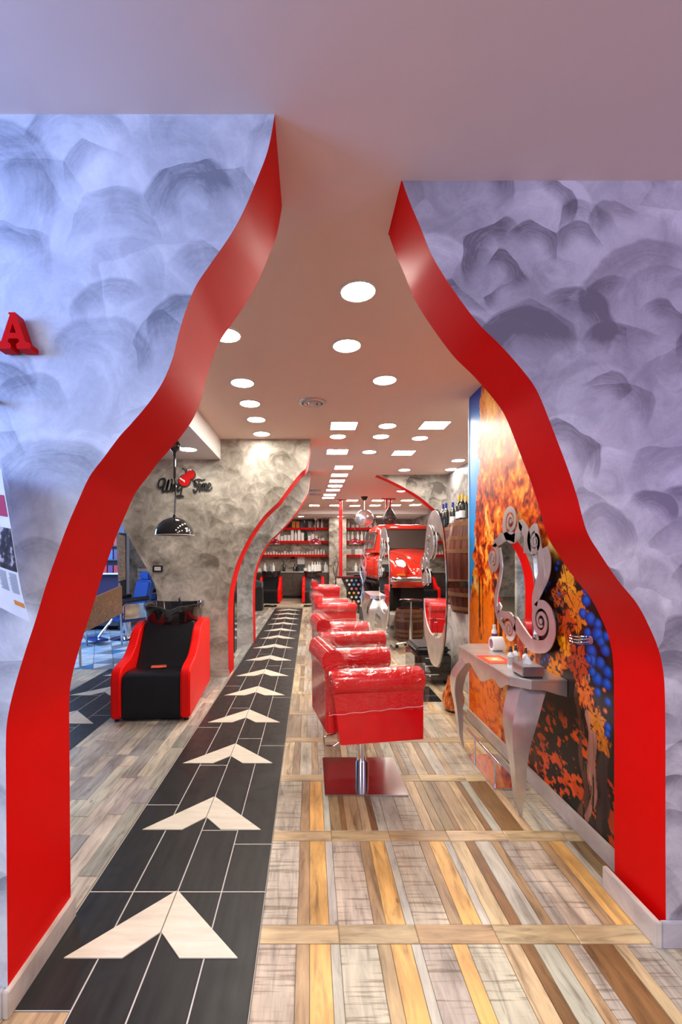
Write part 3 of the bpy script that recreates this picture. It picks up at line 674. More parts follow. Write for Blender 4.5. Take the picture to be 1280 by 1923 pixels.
# ------------------------------------------------------------------ styling chairs
def styling_chair():
    t = thing('styling_chair', '', 'chair', (0,0,0), 0, 'red styling chairs in a row')
    for s in (-1, 1):                                   # arms: box panel with rolled top
        y0 = s*.30
        prof = [(-.045,.37),(.045,.37),(.045,.675),(.064,.69),(.082,.735),(.072,.775),(.042,.802),(0,.81),(-.042,.802),(-.072,.775),(-.082,.735),(-.064,.69),(-.045,.675)]
        m_ = MB(); n = len(prof); vs = []
        for x, sh in ((-.29,.0),(-.275,.012),(.275,.012),(.29,.0)):
            k = .92 if sh == 0 else 1
            vs += [(x+(.13 if x < 0 else 0)*(.8-z), y0+a*k, .37+(z-.37)*(1 if sh else .985)+.0*a) for a, z in prof]
        fs = [tuple(range(n))[::-1], tuple(3*n+i for i in range(n))]
        for r_ in range(3): fs += [(r_*n+i, r_*n+(i+1) % n, (r_+1)*n+(i+1) % n, (r_+1)*n+i) for i in range(n)]
        arm = m_.add(vs, fs).build('armrest', M['red_vinyl'], t, smooth=50)
        MB().box(-.27,.285,y0-.0465,y0+.0465,.668,.673).build('seam', M['red_gloss'], arm, smooth=0)
    MB().box(-.22,.29,-.245,.245,.36,.50).build('seat', M['red_vinyl'], t, bevel=.03, seg=3)
    bk = MB(); prof = [(-.30,.40),(-.20,.40),(-.215,.80),(-.185,.83),(-.19,.88),(-.23,.915),(-.285,.915),(-.32,.88),(-.325,.82),(-.305,.78)]
    bk.prism(prof, -.245, .245, 'XZ').build('backrest', M['red_vinyl'], t, bevel=.012, smooth=60)
    MB().lathe([(.0005,0),(.045,0),(.045,.10),(.036,.10),(.036,.17),(.042,.17),(.042,.36),(.0005,.36)], (0,0,.012), 20).build('pillar', M['chrome'], t)
    MB().box(-.26,.26,-.26,.26,0,.012).build('base_plate', simple('plate_steel', (.50,.46,.46), .13, 1, var=.05), t, bevel=.003)
    MB().tube([(0,-.05,.345),(-.12,-.09,.32),(-.22,-.10,.265),(-.28,-.10,.27),(-.285,-.10,.33),(-.24,-.10,.335),(-.05,-.06,.35)], .006, 8).build('pump_lever', M['chrome'], t)
    # clear plastic dust cover over arms and back
    fm = MB()
    prof2 = [(-.060,.57),(-.066,.675),(-.092,.735),(-.080,.785),(-.045,.815),(0,.824),(.045,.815),(.080,.785),(.092,.735),(.066,.675),(.060,.57)]
    rr = random.Random(3)
    for s in (-1, 1):
        K = 28; n = len(prof2); vs = []
        for k in range(K+1):
            x = -.31+.625*k/K
            for j, (a, z) in enumerate(prof2):
                w_ = .004*math.sin(k*1.3+j*2)+rr.uniform(-.003,.003)
                vs.append((x, s*.30+a*(1+.0)+math.copysign(w_, a)+(.006 if a > 0 else -.006)*(j in (0, n-1)), z+abs(w_)*(2 if 2 < j < 8 else 1)+(rr.uniform(-.018,.012) if j in (0,n-1) else 0)))
        fs = [(k*n+j, k*n+j+1, (k+1)*n+j+1, (k+1)*n+j) for k in range(K) for j in range(n-1)]
        fs += [tuple(range(n)), tuple(K*n+j for j in range(n))]
        fm.add(vs, fs)
    K = 20; pb = [(-.345,.50),(-.335,.78),(-.352,.86),(-.325,.925),(-.26,.945),(-.19,.925),(-.165,.87),(-.175,.80),(-.19,.55)]; n = len(pb); vs = []
    for k in range(K+1):
        y = -.27+.54*k/K
        for j, (x, z) in enumerate(pb): vs.append((x+rr.uniform(-.008,.008), y, z+rr.uniform(-.006,.008)))
    fm.add(vs, [(k*n+j, k*n+j+1, (k+1)*n+j+1, (k+1)*n+j) for k in range(K) for j in range(n-1)]+[tuple(range(n)), tuple(K*n+j for j in range(n))])
    for s in (-1, 1): 
        hem = [(-.31+.625*k/20, s*.30+sd*.068, .560+.0012*k+.003*math.sin(k*1.7)) for sd in (-1,) for k in range(21)] if s < 0 else [(-.31+.625*k/20, s*.30+.068, .56+.0012*k+.003*math.sin(k*1.7)) for k in range(21)]
        MB().tube(hem, .0016, 5).build('cover_hem', M['hem'], t)
    fm.build('plastic_cover', M['film'], t, smooth=80)
    return t
ch = styling_chair()
ch.location = (.352, 3.04, .0); ch.rotation_euler = (0,0,R(10)); ch['label'] = 'nearest red styling chair wrapped in clear plastic on a square chrome base'
# the base plate stays square to the room
for c in ch.children:
    if c.name.startswith('base_plate'): c.rotation_euler = (0,0,R(-10))
for y, rz, lb in ((4.36, 7, 'second red plastic-wrapped styling chair, right behind the nearest one'), (6.85, 6, 'third red plastic-wrapped styling chair counted from the viewer'), (10.3, 4, 'farthest red styling chair, in front of the vinyl record counter')):
    dup(ch, (.35, y, 0), R(rz), lb)

# ------------------------------------------------------------------ shampoo chair
def shampoo_chair():
    t = thing('shampoo_chair', '', 'chair', (0,0,0), 0, 'shampoo chairs')
    side = smoothcurve([(0,.03),(-.005,.25),(.0,.40),(.045,.47),(.15,.50),(.32,.53),(.47,.62),(.58,.73),(.68,.78),(.80,.80),(.95,.80)], 6)+[(1.18,.78),(1.20,.03)]
    for s in (-1, 1):
        MB().prism([(y, z) for y, z in side], s*.35, s*.262, 'YZ').build('side_panel', M['red_leather'], t, bevel=.014, seg=3, smooth=50)
        for yy in (.05, 1.12): MB().cyl((s*.31, yy, 0), (s*.31, yy, .03), .02, 12).build('foot', M['black_matte'], t)
    seat = smoothcurve([(.02,.02),(.015,.20),(.02,.37),(.06,.415),(.16,.425),(.40,.40),(.55,.37)], 6)+[(.55,.30),(.12,.02)]
    MB().prism(seat, -.26, .26, 'YZ').build('seat', M['black_leather'], t, bevel=.01, smooth=60)
    bk = smoothcurve([(.42,.38),(.50,.47),(.66,.70),(.74,.80)], 5)+[(.86,.80),(.62,.36)]
    MB().prism(bk, -.255, .255, 'YZ').build('backrest', M['black_leather'], t, bevel=.02, seg=3, smooth=60)
    MB().box(-.24,.24,.80,1.16,.05,.74).build('basin_stand', M['black_matte'], t, bevel=.02)
    # bowl: loft of rounded rings, with a neck notch in front
    bw = MB(); K = 40; rings = []
    for r_, z in ((.76,-.05),(.86,-.03),(.95,.06),(1.0,.17),(1.03,.185),(1.035,.235),(.97,.24),(.92,.19),(.80,.08),(.3,.05)):
        ring = []
        for k in range(K):
            a = 2*math.pi*k/K; c, s_ = math.cos(a), math.sin(a)
            x = .30*r_*math.copysign(abs(c)**.6, c); y = .27*r_*math.copysign(abs(s_)**.6, s_)
            zz = z
            if s_ < 0 and z > .18: zz -= .045*math.exp(-(x/.075)**4)
            if z > .15: zz += .012*math.cos(2*a)
            ring.append((x, y+.96, .735+zz))
        rings.append(ring)
    vs = [v for g in rings for v in g]; fs = [(i*K+k, i*K+(k+1) % K, (i+1)*K+(k+1) % K, (i+1)*K+k) for i in range(len(rings)-1) for k in range(K)]
    fs += [tuple(range(K))[::-1], tuple((len(rings)-1)*K+k for k in range(K))]
    b_ = bw.add(vs, fs).build('basin', M['black'], t, smooth=50)
    MB().tube([(.0,1.19,.94),(0,1.19,1.02),(0,1.13,1.03)], .014, 8).build('tap', M['chrome'], b_)
    return t
sc = shampoo_chair(); sc.location = (-1.435, 4.02, 0); sc.rotation_euler = (0,0,R(4)); sc['label'] = 'large black and red shampoo chair in front of the wine lettering'
dup(sc, (-1.28, 13.9, 0), 0, 'far shampoo chair at the back counter, left of the centre'); dup(sc, (.10, 13.9, 0), 0, 'far shampoo chair at the back counter, partly behind the red styling chairs')
lf = tag(MB().box(-.07,.07,-.05,.05,0,.002).build('leaflet', simple('leaflet_print', (.75,.10,.05), .4, var=.6), smooth=0), 'small red and cream leaflet lying on the near shampoo chair seat', 'leaflet')
lf.location = (-1.46, 4.32, .427); lf.rotation_euler = (0,0,R(15))

# ------------------------------------------------------------------ pendant lamps
def pendant(shade_mat, body, drop, name_l, group=None, coil=True):
    t = thing('pendant_lamp', name_l, 'pendant lamp', (0,0,0), 0, group)
    MB().lathe([(.0005,0),(.04,0),(.058,-.03),(.06,-.06),(.05,-.09),(.02,-.115),(.012,-.15),(.0005,-.15)], n=20).build('canopy', body, t)
    L_ = drop-.12
    if coil:
        pts = []; n = 26
        for k in range(n*8): a = k*2*math.pi/8; pts.append((.011*math.cos(a), .011*math.sin(a), -.15-(L_*.5-.15)*k/(n*8)))
        MB().tube(pts, .004, 5).build('coiled_cord', body, t)
        MB().tube([(0,0,-L_*.5),(.012,0,-L_*.6),(.01,0,-L_*.75),(.0,0,-L_)], .009, 8).build('cord', body, t)
    else: MB().tube([(0,0,-.14),(0,0,-L_)], .006, 6).build('cord', body, t)
    sh = MB().lathe([(.012,.02),(.02,-.01),(.06,-.018),(.12,-.045),(.165,-.09),(.19,-.145),(.197,-.19),(.192,-.19),(.16,-.10),(.10,-.05),(.02,-.03)], (0,0,-L_), 32).build('shade', shade_mat, t, smooth=60)
    MB().lathe([(.193,-.191),(.199,-.191),(.199,-.197),(.193,-.197),(.193,-.191)], (0,0,-L_), 32).build('shade_rim', M['lampring'], sh)
    MB().sphere((0,0,-L_-.1), .035, 12).build('bulb', M['white'], t)
    return t
y0 = 4.65; x0 = (327.5-CX)*y0/F
pn = pendant(M['black'], M['black'], 2.689-1.90+.115, 'glossy black dome pendant lamp on a coiled cord by the wine lettering'); pn.location = (x0, y0, 2.689)
prd = pendant(simple('dark_red_enamel', (.25,.006,.02), .15, coat=.5), M['steel'], 2.80-1.95, 'far dark red pendant lamp in front of the long shelves', 'dark red pendant lamps', False); prd.location = ((592-CX)*15/F, 15, 2.8)
prd['label'] = 'far dark red pendant lamp, middle of three, over the shampoo chairs'
dup(prd, ((515-CX)*15.0/F, 15.0, 2.8), label='far dark red pendant lamp, leftmost, half behind the plaster wall edge')
dup(prd, ((666-CX)*15.0/F, 15.0, 2.8), label='far dark red pendant lamp, rightmost, below the mirror ball')

# ------------------------------------------------------------------ wall lettering
def stroke(mb, pts, wd, y, th=.012, n=6):
    c = smoothcurve(pts, n); N_ = len(c); Lp, Rp = [], []
    for i, (a, b5) in enumerate(c):
        p0 = c[max(i-1,0)]; p1 = c[min(i+1,N_-1)]; dx, dz = p1[0]-p0[0], p1[1]-p0[1]; l = math.hypot(dx, dz) or 1
        k = wd*(1.0 if dz < 0 else .55); k *= min(1, .45+min(i, N_-1-i)*.35)
        Lp.append((a-dz/l*k, b5+dx/l*k)); Rp.append((a+dz/l*k, b5-dx/l*k))
    for i in range(N_-1):
        q = [Lp[i], Lp[i+1], Rp[i+1], Rp[i]]
        mb.add([(a, y, b5) for a, b5 in q]+[(a, y-th, b5) for a, b5 in q], [(0,1,2,3),(7,6,5,4),(0,4,5,1),(1,5,6,2),(2,6,7,3),(3,7,4,0)])
YW = 5.55
def wpx(px, py): return XZ(px, py, YW-.02)
def crop(x, y): return wpx(280+x/8, 820+y/8)
script = thing('wall_lettering', 'black script lettering reading Wine Time with two red wine glasses on grey plaster', 'sign', (0,0,0))
LET = {'letter_w': [[(205,745),(165,765),(140,745),(140,700),(165,645),(205,630),(235,650),(225,720),(205,790),(215,825),(240,815),(270,760),(290,670),(300,640)], [(295,650),(275,740),(265,800),(285,822),(310,800),(335,730),(345,650),(330,640)]],
 'letter_i': [[(345,700),(335,760),(335,800),(350,812),(365,795)], [(352,655),(358,650)]],
 'letter_n': [[(378,700),(370,760),(366,812)], [(370,770),(385,715),(400,702),(408,725),(398,790),(412,808),(424,795)]],
 'letter_e': [[(428,762),(455,740),(460,710),(445,702),(430,730),(426,785),(440,808),(465,790),(480,765)]],
 'letter_t': [[(660,790),(690,835),(715,800),(735,730),(748,665)], [(670,700),(690,740),(720,725),(700,690),(680,680),(690,650),(740,645),(790,655),(840,640)]],
 'letter_i_second': [[(770,700),(758,760),(752,812),(768,812)], [(778,655),(784,650)]],
 'letter_m': [[(800,705),(790,760),(785,815)], [(790,765),(805,715),(820,705),(826,730),(815,812)], [(820,765),(838,712),(852,705),(858,725),(846,795),(858,810),(870,800)]],
 'letter_e_second': [[(878,765),(915,745),(925,712),(905,700),(885,730),(880,785),(898,808),(925,790),(945,755)]]}
for nm, sts in LET.items():
    mb = MB()
    for s_ in sts: stroke(mb, [crop(*q) for q in s_], .013 if nm[-1] in 'wt' or 'letter_t' == nm else .0105, YW-.012)
    mb.build(nm.replace('_second', ''), M['black_matte'], script, smooth=0)
def disc(mb, cx, cz, r, y0, y1, n=28, rz=None, m=0):
    mb.prism([(cx+r*math.cos(2*math.pi*k/n), cz+(rz or r)*math.sin(2*math.pi*k/n)) for k in range(n)], y0, y1, 'XZ', m)
g = MB(); 
for cx_, cz_, r_ in ((532,660,94),(618,570,80)):
    a, b6 = crop(cx_, cz_); disc(g, a, b6, r_/8*YW/F, YW-.012, YW-.022)
g.build('glass_outline', M['black_matte'], script, smooth=0)
for k_, (cx_, cz_, r_) in enumerate(((532,660,84),(618,570,70))):
    g = MB(); a, b6 = crop(cx_, cz_); disc(g, a, b6, r_/8*YW/F, YW-.0225-k_*.001, YW-.027-k_*.001); g.build('red_bowl', M['red_gloss'], script, smooth=0)
g = MB(); stroke(g, [crop(492,750), crop(486,800), crop(470,880)], .008, YW-.012); a, b6 = crop(460,895); disc(g, a, b6, .05, YW-.012, YW-.024, rz=.018)
stroke(g, [crop(640,640), crop(690,700), crop(700,740)], .010, YW-.012); stroke(g, [crop(540,600), crop(545,520), crop(520,480), crop(495,480)], .007, YW-.012)
stroke(g, [crop(560,560), crop(560,500), crop(545,470)], .006, YW-.012)
g.build('glass_stems', M['black_matte'], script, smooth=0)
g = MB(); stroke(g, [crop(460,620), crop(500,650), crop(540,670)], .008, YW-.027, .003); stroke(g, [crop(520,665), crop(535,690)], .006, YW-.027, .003)
stroke(g, [crop(580,520), crop(600,500), crop(640,500)], .010, YW-.028, .003)
g.build('highlight_stripe', M['white'], script, smooth=0)

# serif letter A standing off the entrance wall
YA = 1.462
def ca_(x, y): return XZ(x/3.006, 560+y/3.006, YA-.03)
outerA = [(72,98),(108,98),(165,262),(190,270),(196,285),(193,301),(118,301),(112,280),(122,266),(132,262),(124,244),(72,244),(66,262),(80,272),(86,288),(80,301),(6,301),(3,285),(12,266),(30,258),(78,112),(70,106)]
innerA = [(93,158),(78,212),(112,212)]
A = MB()
oo = [ca_(*q) for q in outerA]; ii = [ca_(*q) for q in innerA]
bm = bmesh.new()
def loop(pts, y): 
    v = [bm.verts.new((a, y, b7)) for a, b7 in pts]; return v, [bm.edges.new((v[k], v[(k+1) % len(v)])) for k in range(len(v))]
v1, ed1 = loop(oo, YA-.05); v2, ed2 = loop(ii, YA-.05)
bmesh.ops.triangle_fill(bm, use_beauty=True, edges=ed1+ed2)
ex = bmesh.ops.extrude_face_region(bm, geom=list(bm.faces)); bmesh.ops.translate(bm, vec=(0,.042,0), verts=[q for q in ex['geom'] if isinstance(q, bmesh.types.BMVert)])
bmesh.ops.recalc_face_normals(bm, faces=bm.faces)
me = bpy.data.meshes.new('wall_letter'); bm.to_mesh(me); bm.free(); me.materials.append(M['red_paint'])
o = bpy.data.objects.new('wall_letter', me); COL.objects.link(o); tag(o, 'red slab-serif letter A mounted on the bluish entrance wall', 'letter')
for q in ((20,285),(180,285)):
    a, b7 = ca_(*q); MB().cyl((a, YA-.009, b7), (a, YA, b7), .004, 8).build('standoff', M['steel'], o)

# newspaper hanging at the left edge of the entrance wall
np_ = thing('newspaper', 'curled newspaper sheet hanging on the entrance wall at the left edge', 'newspaper', (0,0,0))
def npx(px, py, y): x, z = XZ(px, py, y); return (x, y, z)
R_ = smoothcurve([(2,880),(10,930),(22,1000),(33,1070),(42,1118),(57,1168)], 5)
vs = []; K = 12
for px, py in R_:
    for k in range(K+1):
        f = k/K; ang = f*2.2; y = 1.30+.09*math.sin(ang)-.03*f
        vs.append(npx(px-150*f, py-14*f*math.sin(f*3)-60*f*(py-880)/288, y))
n = K+1; MB().add(vs, [(i*n+k, i*n+k+1, (i+1)*n+k+1, (i+1)*n+k) for i in range(len(R_)-1) for k in range(K)]).build('sheet', M['paper'], np_, smooth=80)
inkm, nt, p = newmat('newsprint_photo'); nz = noise(nt, mapped(nt), 30, 4, .6); nt.links.new(ramp(nt, nz.outputs[0], [(.42,(.015,.012,.015)),(.55,(.05,.04,.05)),(.62,(.5,.45,.48))]), p.inputs['Base Color'])
def patch(name, quad, mat, y=None):
    """lies on the sheet: quad in (row index along R_, f) space"""
    i0, i1, f0, f1 = quad; vs = []; A_, B_ = 10, 6
    for a in range(A_+1):
        ri = i0+(i1-i0)*a/A_; i = int(min(ri, len(R_)-2)); t_ = ri-i
        px = R_[i][0]*(1-t_)+R_[i+1][0]*t_; py = R_[i][1]*(1-t_)+R_[i+1][1]*t_
        for b8 in range(B_+1):
            f = f0+(f1-f0)*b8/B_; y = 1.30+.09*math.sin(f*2.2)-.03*f-.0025
            vs.append(npx(px-150*f, py-14*f*math.sin(f*3)-60*f*(py-880)/288, y))
    m_ = B_+1; MB().add(vs, [(a*m_+b8, a*m_+b8+1, (a+1)*m_+b8+1, (a+1)*m_+b8) for a in range(A_) for b8 in range(B_)]).build(name, mat, np_, smooth=80)
patch('printed_photo', (9.5, 15.5, .012, .4), inkm)
patch('red_band', (5, 8, .02, .3), simple('pinkish_red_ink', (.45,.03,.09), .6))
patch('orange_band', (21.5, 22.3, .02, .14), simple('orange_ink', (.8,.25,.02), .6))
ink = simple('news_ink', (.06,.06,.07), .8)
tx = MB()
for r_ in range(26):
    i0 = 16+r_*.16
    if i0 > 20.3: break
    for c_ in range(2):
        f0 = .03+c_*.13; i1 = i0+.06
        for (ia, ib, fa, fb) in ((i0, i1, f0, f0+.11-rnd.random()*.03),):
            vs = []
            for ri in (ia, ib):
                i = int(min(ri, len(R_)-2)); t_ = ri-i; px = R_[i][0]*(1-t_)+R_[i+1][0]*t_; py = R_[i][1]*(1-t_)+R_[i+1][1]*t_
                for f in (fa, fb):
                    y = 1.30+.09*math.sin(f*2.2)-.03*f-.002; vs.append(npx(px-150*f, py-14*f*math.sin(f*3)-60*f*(py-880)/288, y))
            tx.add(vs, [(0,1,3,2)])
o = tx.build('text_lines', ink, np_, smooth=0); o['kind'] = 'stuff'
MB().cyl((-1.02,1.462,2.0),(-1.02,1.33,2.0),.006,8).build('hanging_pin', M['steel'], np_)
MB().tube([(-1.02,1.335,2.0),(-.95,1.33,1.85),(-.905,1.31,1.745)], .0015, 5).build('string', M['white'], np_)

# wall socket on the wine wall
ws = thing('wall_socket', 'black framed white wall socket plate on grey plaster', 'socket', (*P(296,1068,5.54),))
MB().box(-.062,.062,-.004,.009,-.04,.04).build('frame', M['black_matte'], ws, bevel=.003)
so = MB().box(-.040,.040,-.007,-.003,-.024,.024).build('insert', M['white'], ws, bevel=.002)
for q in (-.02, .0, .02): MB().cyl((q,-.0085,0),(q,-.006,0),.004,8).build('hole', M['black_matte'], so)

# ------------------------------------------------------------------ console tables
def console():
    t = thing('console_table', '', 'table', (0,0,0), 0, 'silver console tables')
    top = [(1.453,2.525),(1.25,2.525),(1.155,2.612),(1.155,3.483),(1.25,3.57),(1.453,3.57)]
    MB().prism(top, .783, .797, 'XY').build('tabletop', M['silver'], t, bevel=.003)
    # apron: front wavy sheet and plain chamfer/side sheets
    pts = [(2.62,.782),(2.62,.742)]+smoothcurve([(2.66,.73),(2.74,.69),(2.84,.715),(2.95,.675),(3.05,.645),(3.15,.675),(3.26,.715),(3.36,.69),(3.44,.73)], 6)+[(3.475,.742),(3.475,.782)]
    MB().prism(pts, 1.162, 1.170, 'YZ').build('apron', M['silver'], t, smooth=40)
    for ya, yb in ((2.612,2.528),(3.483,3.567)):
        MB().add([(1.162,ya,.782),(1.25,yb,.782),(1.25,yb,.74),(1.162,ya,.74),(1.168,ya+.006*(1 if ya<3 else -1),.782),(1.256,yb+.006*(1 if ya<3 else -1),.782),(1.256,yb+.006*(1 if ya<3 else -1),.74),(1.168,ya+.006*(1 if ya<3 else -1),.74)],
                 [(0,1,2,3),(7,6,5,4),(0,4,5,1),(2,6,7,3),(0,3,7,4),(1,5,6,2)]).build('apron_corner', M['silver'], t, smooth=0)
        yy = yb if ya < 3 else yb
        ap = [(1.25,.782),(1.25,.74)]+smoothcurve([(1.33,.735),(1.39,.715),(1.452,.700)], 4)+[(1.452,.782)]
        MB().prism(ap, yy, yy+(.008 if ya < 3 else -.008), 'XZ').build('apron_side', M['silver'], t, smooth=0)
    prof = smoothcurve([(.78,.0,.12),(.74,.0,.15),(.66,-.035,.145),(.56,-.078,.135),(.44,-.080,.10),(.32,-.062,.072),(.18,-.046,.055),(.08,-.036,.038),(.0,-.012,.016)], 5)
    for cy, sg in ((2.575, 1), (3.52, -1)):
        vs = []; n = len(prof)
        for z, o_, w_ in prof:
            cx = 1.21+o_; yy = cy+sg*o_
            vs += [(cx, yy, z), (cx+w_, yy, z), (cx+w_, yy+sg*.006, z), (cx+.006, yy+sg*.006, z), (cx+.006, yy+sg*w_, z), (cx, yy+sg*w_, z)]
        fs = [(i*6+k, i*6+(k+1) % 6, (i+1)*6+(k+1) % 6, (i+1)*6+k) for i in range(n-1) for k in range(6)]+[tuple(range(6)), tuple((n-1)*6+k for k in range(6))]
        MB().add(vs, fs).build('leg', M['silver'], t, smooth=50)
    return t
ct = console(); ct['label'] = 'silver console table with curved legs against the autumn mural'
dup(ct, (-.10, 5.28, 0), label='far silver console table beside the red car')

def footrest(x0, x1, y0, y1, lb, mat):
    t = thing('footrest', lb, 'footrest', ((x0+x1)/2, (y0+y1)/2, 0), 0, 'chrome footrests')
    hx, hy = (x1-x0)/2, (y1-y0)/2
    MB().box(-hx,hx,-hy,hy,0,.010).build('base_plate', mat, t, bevel=.002)
    for yy in (-hy+.04, hy-.10): MB().cyl((-hx+.025,yy,.01),(-hx+.025,yy,.17),.007,10).build('post', M['chrome'], t)
    MB().cyl((-hx+.025,-hy-.02,.175),(-hx+.025,hy+.06,.175),.011,12).build('foot_bar', M['chrome'], t)
    return t
footrest(1.175, 1.41, 2.86, 3.36, 'chrome plate footrest with bar under the near console table', M['chrome'])
footrest(1.11, 1.35, 4.58, 5.10, 'black plate footrest in front of the black trolley', M['black'])
footrest(.86, 1.02, 6.9, 7.5, 'far chrome footrest beside the third station mirror', M['chrome'])

# things on the table
ZT = .7975
def TP(px, py): y = (EYE-ZT)*F/(py-CY); return ((px-CX)*y/F, y)
x, y = TP(916, 1234)
o = tag(MB().box(-.085,.085,-.12,.12,0,.0015).build('leaflet', simple('red_leaflet_print', (.78,.06,.03), .35, var=.3), smooth=0), 'red printed leaflet lying on the near console table', 'leaflet'); o.location = (1.245, 3.02, ZT)
MB().box(-.05,.05,-.05,.06,.0016,.0022).build('yellow_print', simple('yellow_print', (.85,.45,.1), .4), o, smooth=0)
MB().box(-.015,.02,-.012,.02,.0023,.0027).build('white_print', M['white'], o, smooth=0)
tb_ = thing('tissue_box', 'brushed metal tissue box with a white tissue on the console table', 'tissue box', (1.275, 2.62, ZT), R(0))
MB().box(-.062,.062,-.07,.07,.010,.065).build('box', M['steel'], tb_, bevel=.004)
MB().box(-.055,.055,-.06,.06,0,.010).build('plinth', M['black_matte'], tb_, smooth=0)
ts = MB()
pp = [[(-.03,0,.060),(-.012,.012,.060),(.012,-.006,.060),(.03,.004,.060)],[(-.028,.004,.082),(-.01,.02,.088),(.01,0,.085),(.028,.012,.080)],[(-.018,.008,.10),(-.004,.012,.115),(.006,.002,.104),(.016,.01,.096)]]
ts.add([q for r_ in pp for q in r_], [(i*4+k, i*4+k+1, (i+1)*4+k+1, (i+1)*4+k) for i in range(2) for k in range(3)])
ts.build('tissue', M['tissue'], tb_, smooth=80)
def spray(x, y, lb, h=.10):
    t = thing('spray_bottle', lb, 'bottle', (x, y, ZT), 0, 'small spray bottles on the console')
    MB().lathe([(.0005,0),(.019,0),(.020,.004),(.020,h*.8),(.017,h*.88),(.008,h*.92),(.008,h)], n=18).build('body', M['white'], t)
    MB().lathe([(.0005,h),(.010,h),(.010,h+.012),(.007,h+.016),(.007,h+.034),(.0005,h+.036)], n=14).build('pump_cap', M['black'], t)
    MB().lathe([(.0204,h*.2),(.0204,h*.7)], n=18, a0=R(150), a1=R(330)).build('label', simple('brown_label', (.5,.42,.4), .6), t)
spray(1.256, 2.80, 'white spray bottle with black cap, nearest the table front edge'); spray(1.305, 2.84, 'white spray bottle with black cap, the middle of three'); spray(1.33, 2.76, 'white spray bottle with black cap, directly behind the tissue box')
jr = thing('cream_jar', 'wide white cream jar lying on its side on the console table', 'jar', (1.385, 3.30, ZT+.052))
MB().lathe([(.0005,-.05),(.048,-.05),(.052,-.045),(.052,.03),(.046,.035),(.0005,.035)], n=26, axis='X').build('body', M['white'], jr)
MB().lathe([(.0005,-.0515),(.034,-.0515)], n=26, axis='X').build('lid_label', simple('purple_print', (.25,.08,.16), .5, var=.6), jr)
tj = thing('tall_bottle', 'slim white and purple bottle behind the cream jar', 'bottle', (1.425, 3.46, ZT))
MB().lathe([(.0005,0),(.021,0),(.021,.12),(.012,.135),(.0005,.135)], n=16).build('body', M['white'], tj)
MB().lathe([(.0005,.135),(.013,.135),(.013,.165),(.0005,.165)], n=14).build('cap', M['white'], tj)
MB().lathe([(.0214,.03),(.0214,.10)], n=16).build('label', simple('purple_label', (.16,.07,.22), .5), tj)

# dryer holder on the mural
dh = thing('dryer_holder', 'coiled white wire hair dryer holder on the mural by the grapes', 'holder', (1.4545, 2.32, 1.06))
pts = []
for k in range(49): a = k/48*3*2*math.pi; pts.append((-.06-.045*math.cos(a), .035*math.sin(a), -.02+.045*k/48))
pts = [(0,0,.0),(-.015,0,-.02)]+pts
MB().tube(pts, .0032, 6).build('coil', M['chrome'], dh)
MB().lathe([(.0005,-.012),(.018,-.012),(.022,-.001),(.0005,-.001)], n=16, axis='X').build('mount', simple('pink_plastic', (.55,.2,.25), .4), dh)

# ------------------------------------------------------------------ scroll mirrors
def spiral_scroll(cy, cz, R0, start, turns, w0, ccw=1, n=70, tail=None):
    """tapering spiral ribbon in the (y,z) plane; returns left/right boundary"""
    Lp, Rp = [], []
    path = []
    if tail: path += [(a, b9, w_) for a, b9, w_ in tail]
    for k in range(n+1):
        f = k/n; a = start+ccw*f*turns*2*math.pi; r = R0*(1-f)**.8*.9+R0*.10
        wd = w0*(1-f)+w0*.28*f
        path.append((cy+r*math.cos(a), cz+r*math.sin(a), wd))
    return path
def ribbon(mb, path, d0, d1):
    Np = len(path); Lp, Rp = [], []
    for i, (a, b9, w_) in enumerate(path):
        p0 = path[max(i-1,0)]; p1 = path[min(i+1,Np-1)]; dy, dz = p1[0]-p0[0], p1[1]-p0[1]; l = math.hypot(dy, dz) or 1
        Lp.append((a-dz/l*w_/2, b9+dy/l*w_/2)); Rp.append((a+dz/l*w_/2, b9-dy/l*w_/2))
    vs = []
    for i in range(Np): vs += [(d0, *Lp[i]), (d0, *Rp[i]), (d1, *Rp[i]), (d1, *Lp[i])]
    fs = [(i*4+k, i*4+(k+1) % 4, (i+1)*4+(k+1) % 4, (i+1)*4+k) for i in range(Np-1) for k in range(4)]+[(0,1,2,3), tuple((Np-1)*4+k for k in range(4))]
    mb.add(vs, fs)
def mp_(px, py, X=1.43): y = X*F/(px-CX); return (y, EYE-(py-CY)*y/F)
def c3(x, y): return mp_(820+x/3.765, 880+y/3.765)
mir = thing('wall_mirror', 'silver scrollwork mirror hanging on the autumn mural above the console', 'mirror', (0,0,0))
glass = [c3(*q) for q in smoothcurve([(440,500),(485,478),(530,490),(575,480),(610,460),(645,455),(665,520),(682,610),(692,740),(692,860),(680,960),(672,1060),(685,1195),(640,1165),(590,1100),(555,1050),(510,1025),(470,1060),(440,1060),(425,990),(428,900),(448,800),(462,700),(455,600)], 4, closed=True)]
MB().prism(glass, 1.4252, 1.438, 'YZ').build('mirror_glass', M['mirror'], mir, smooth=0)
frame = MB()
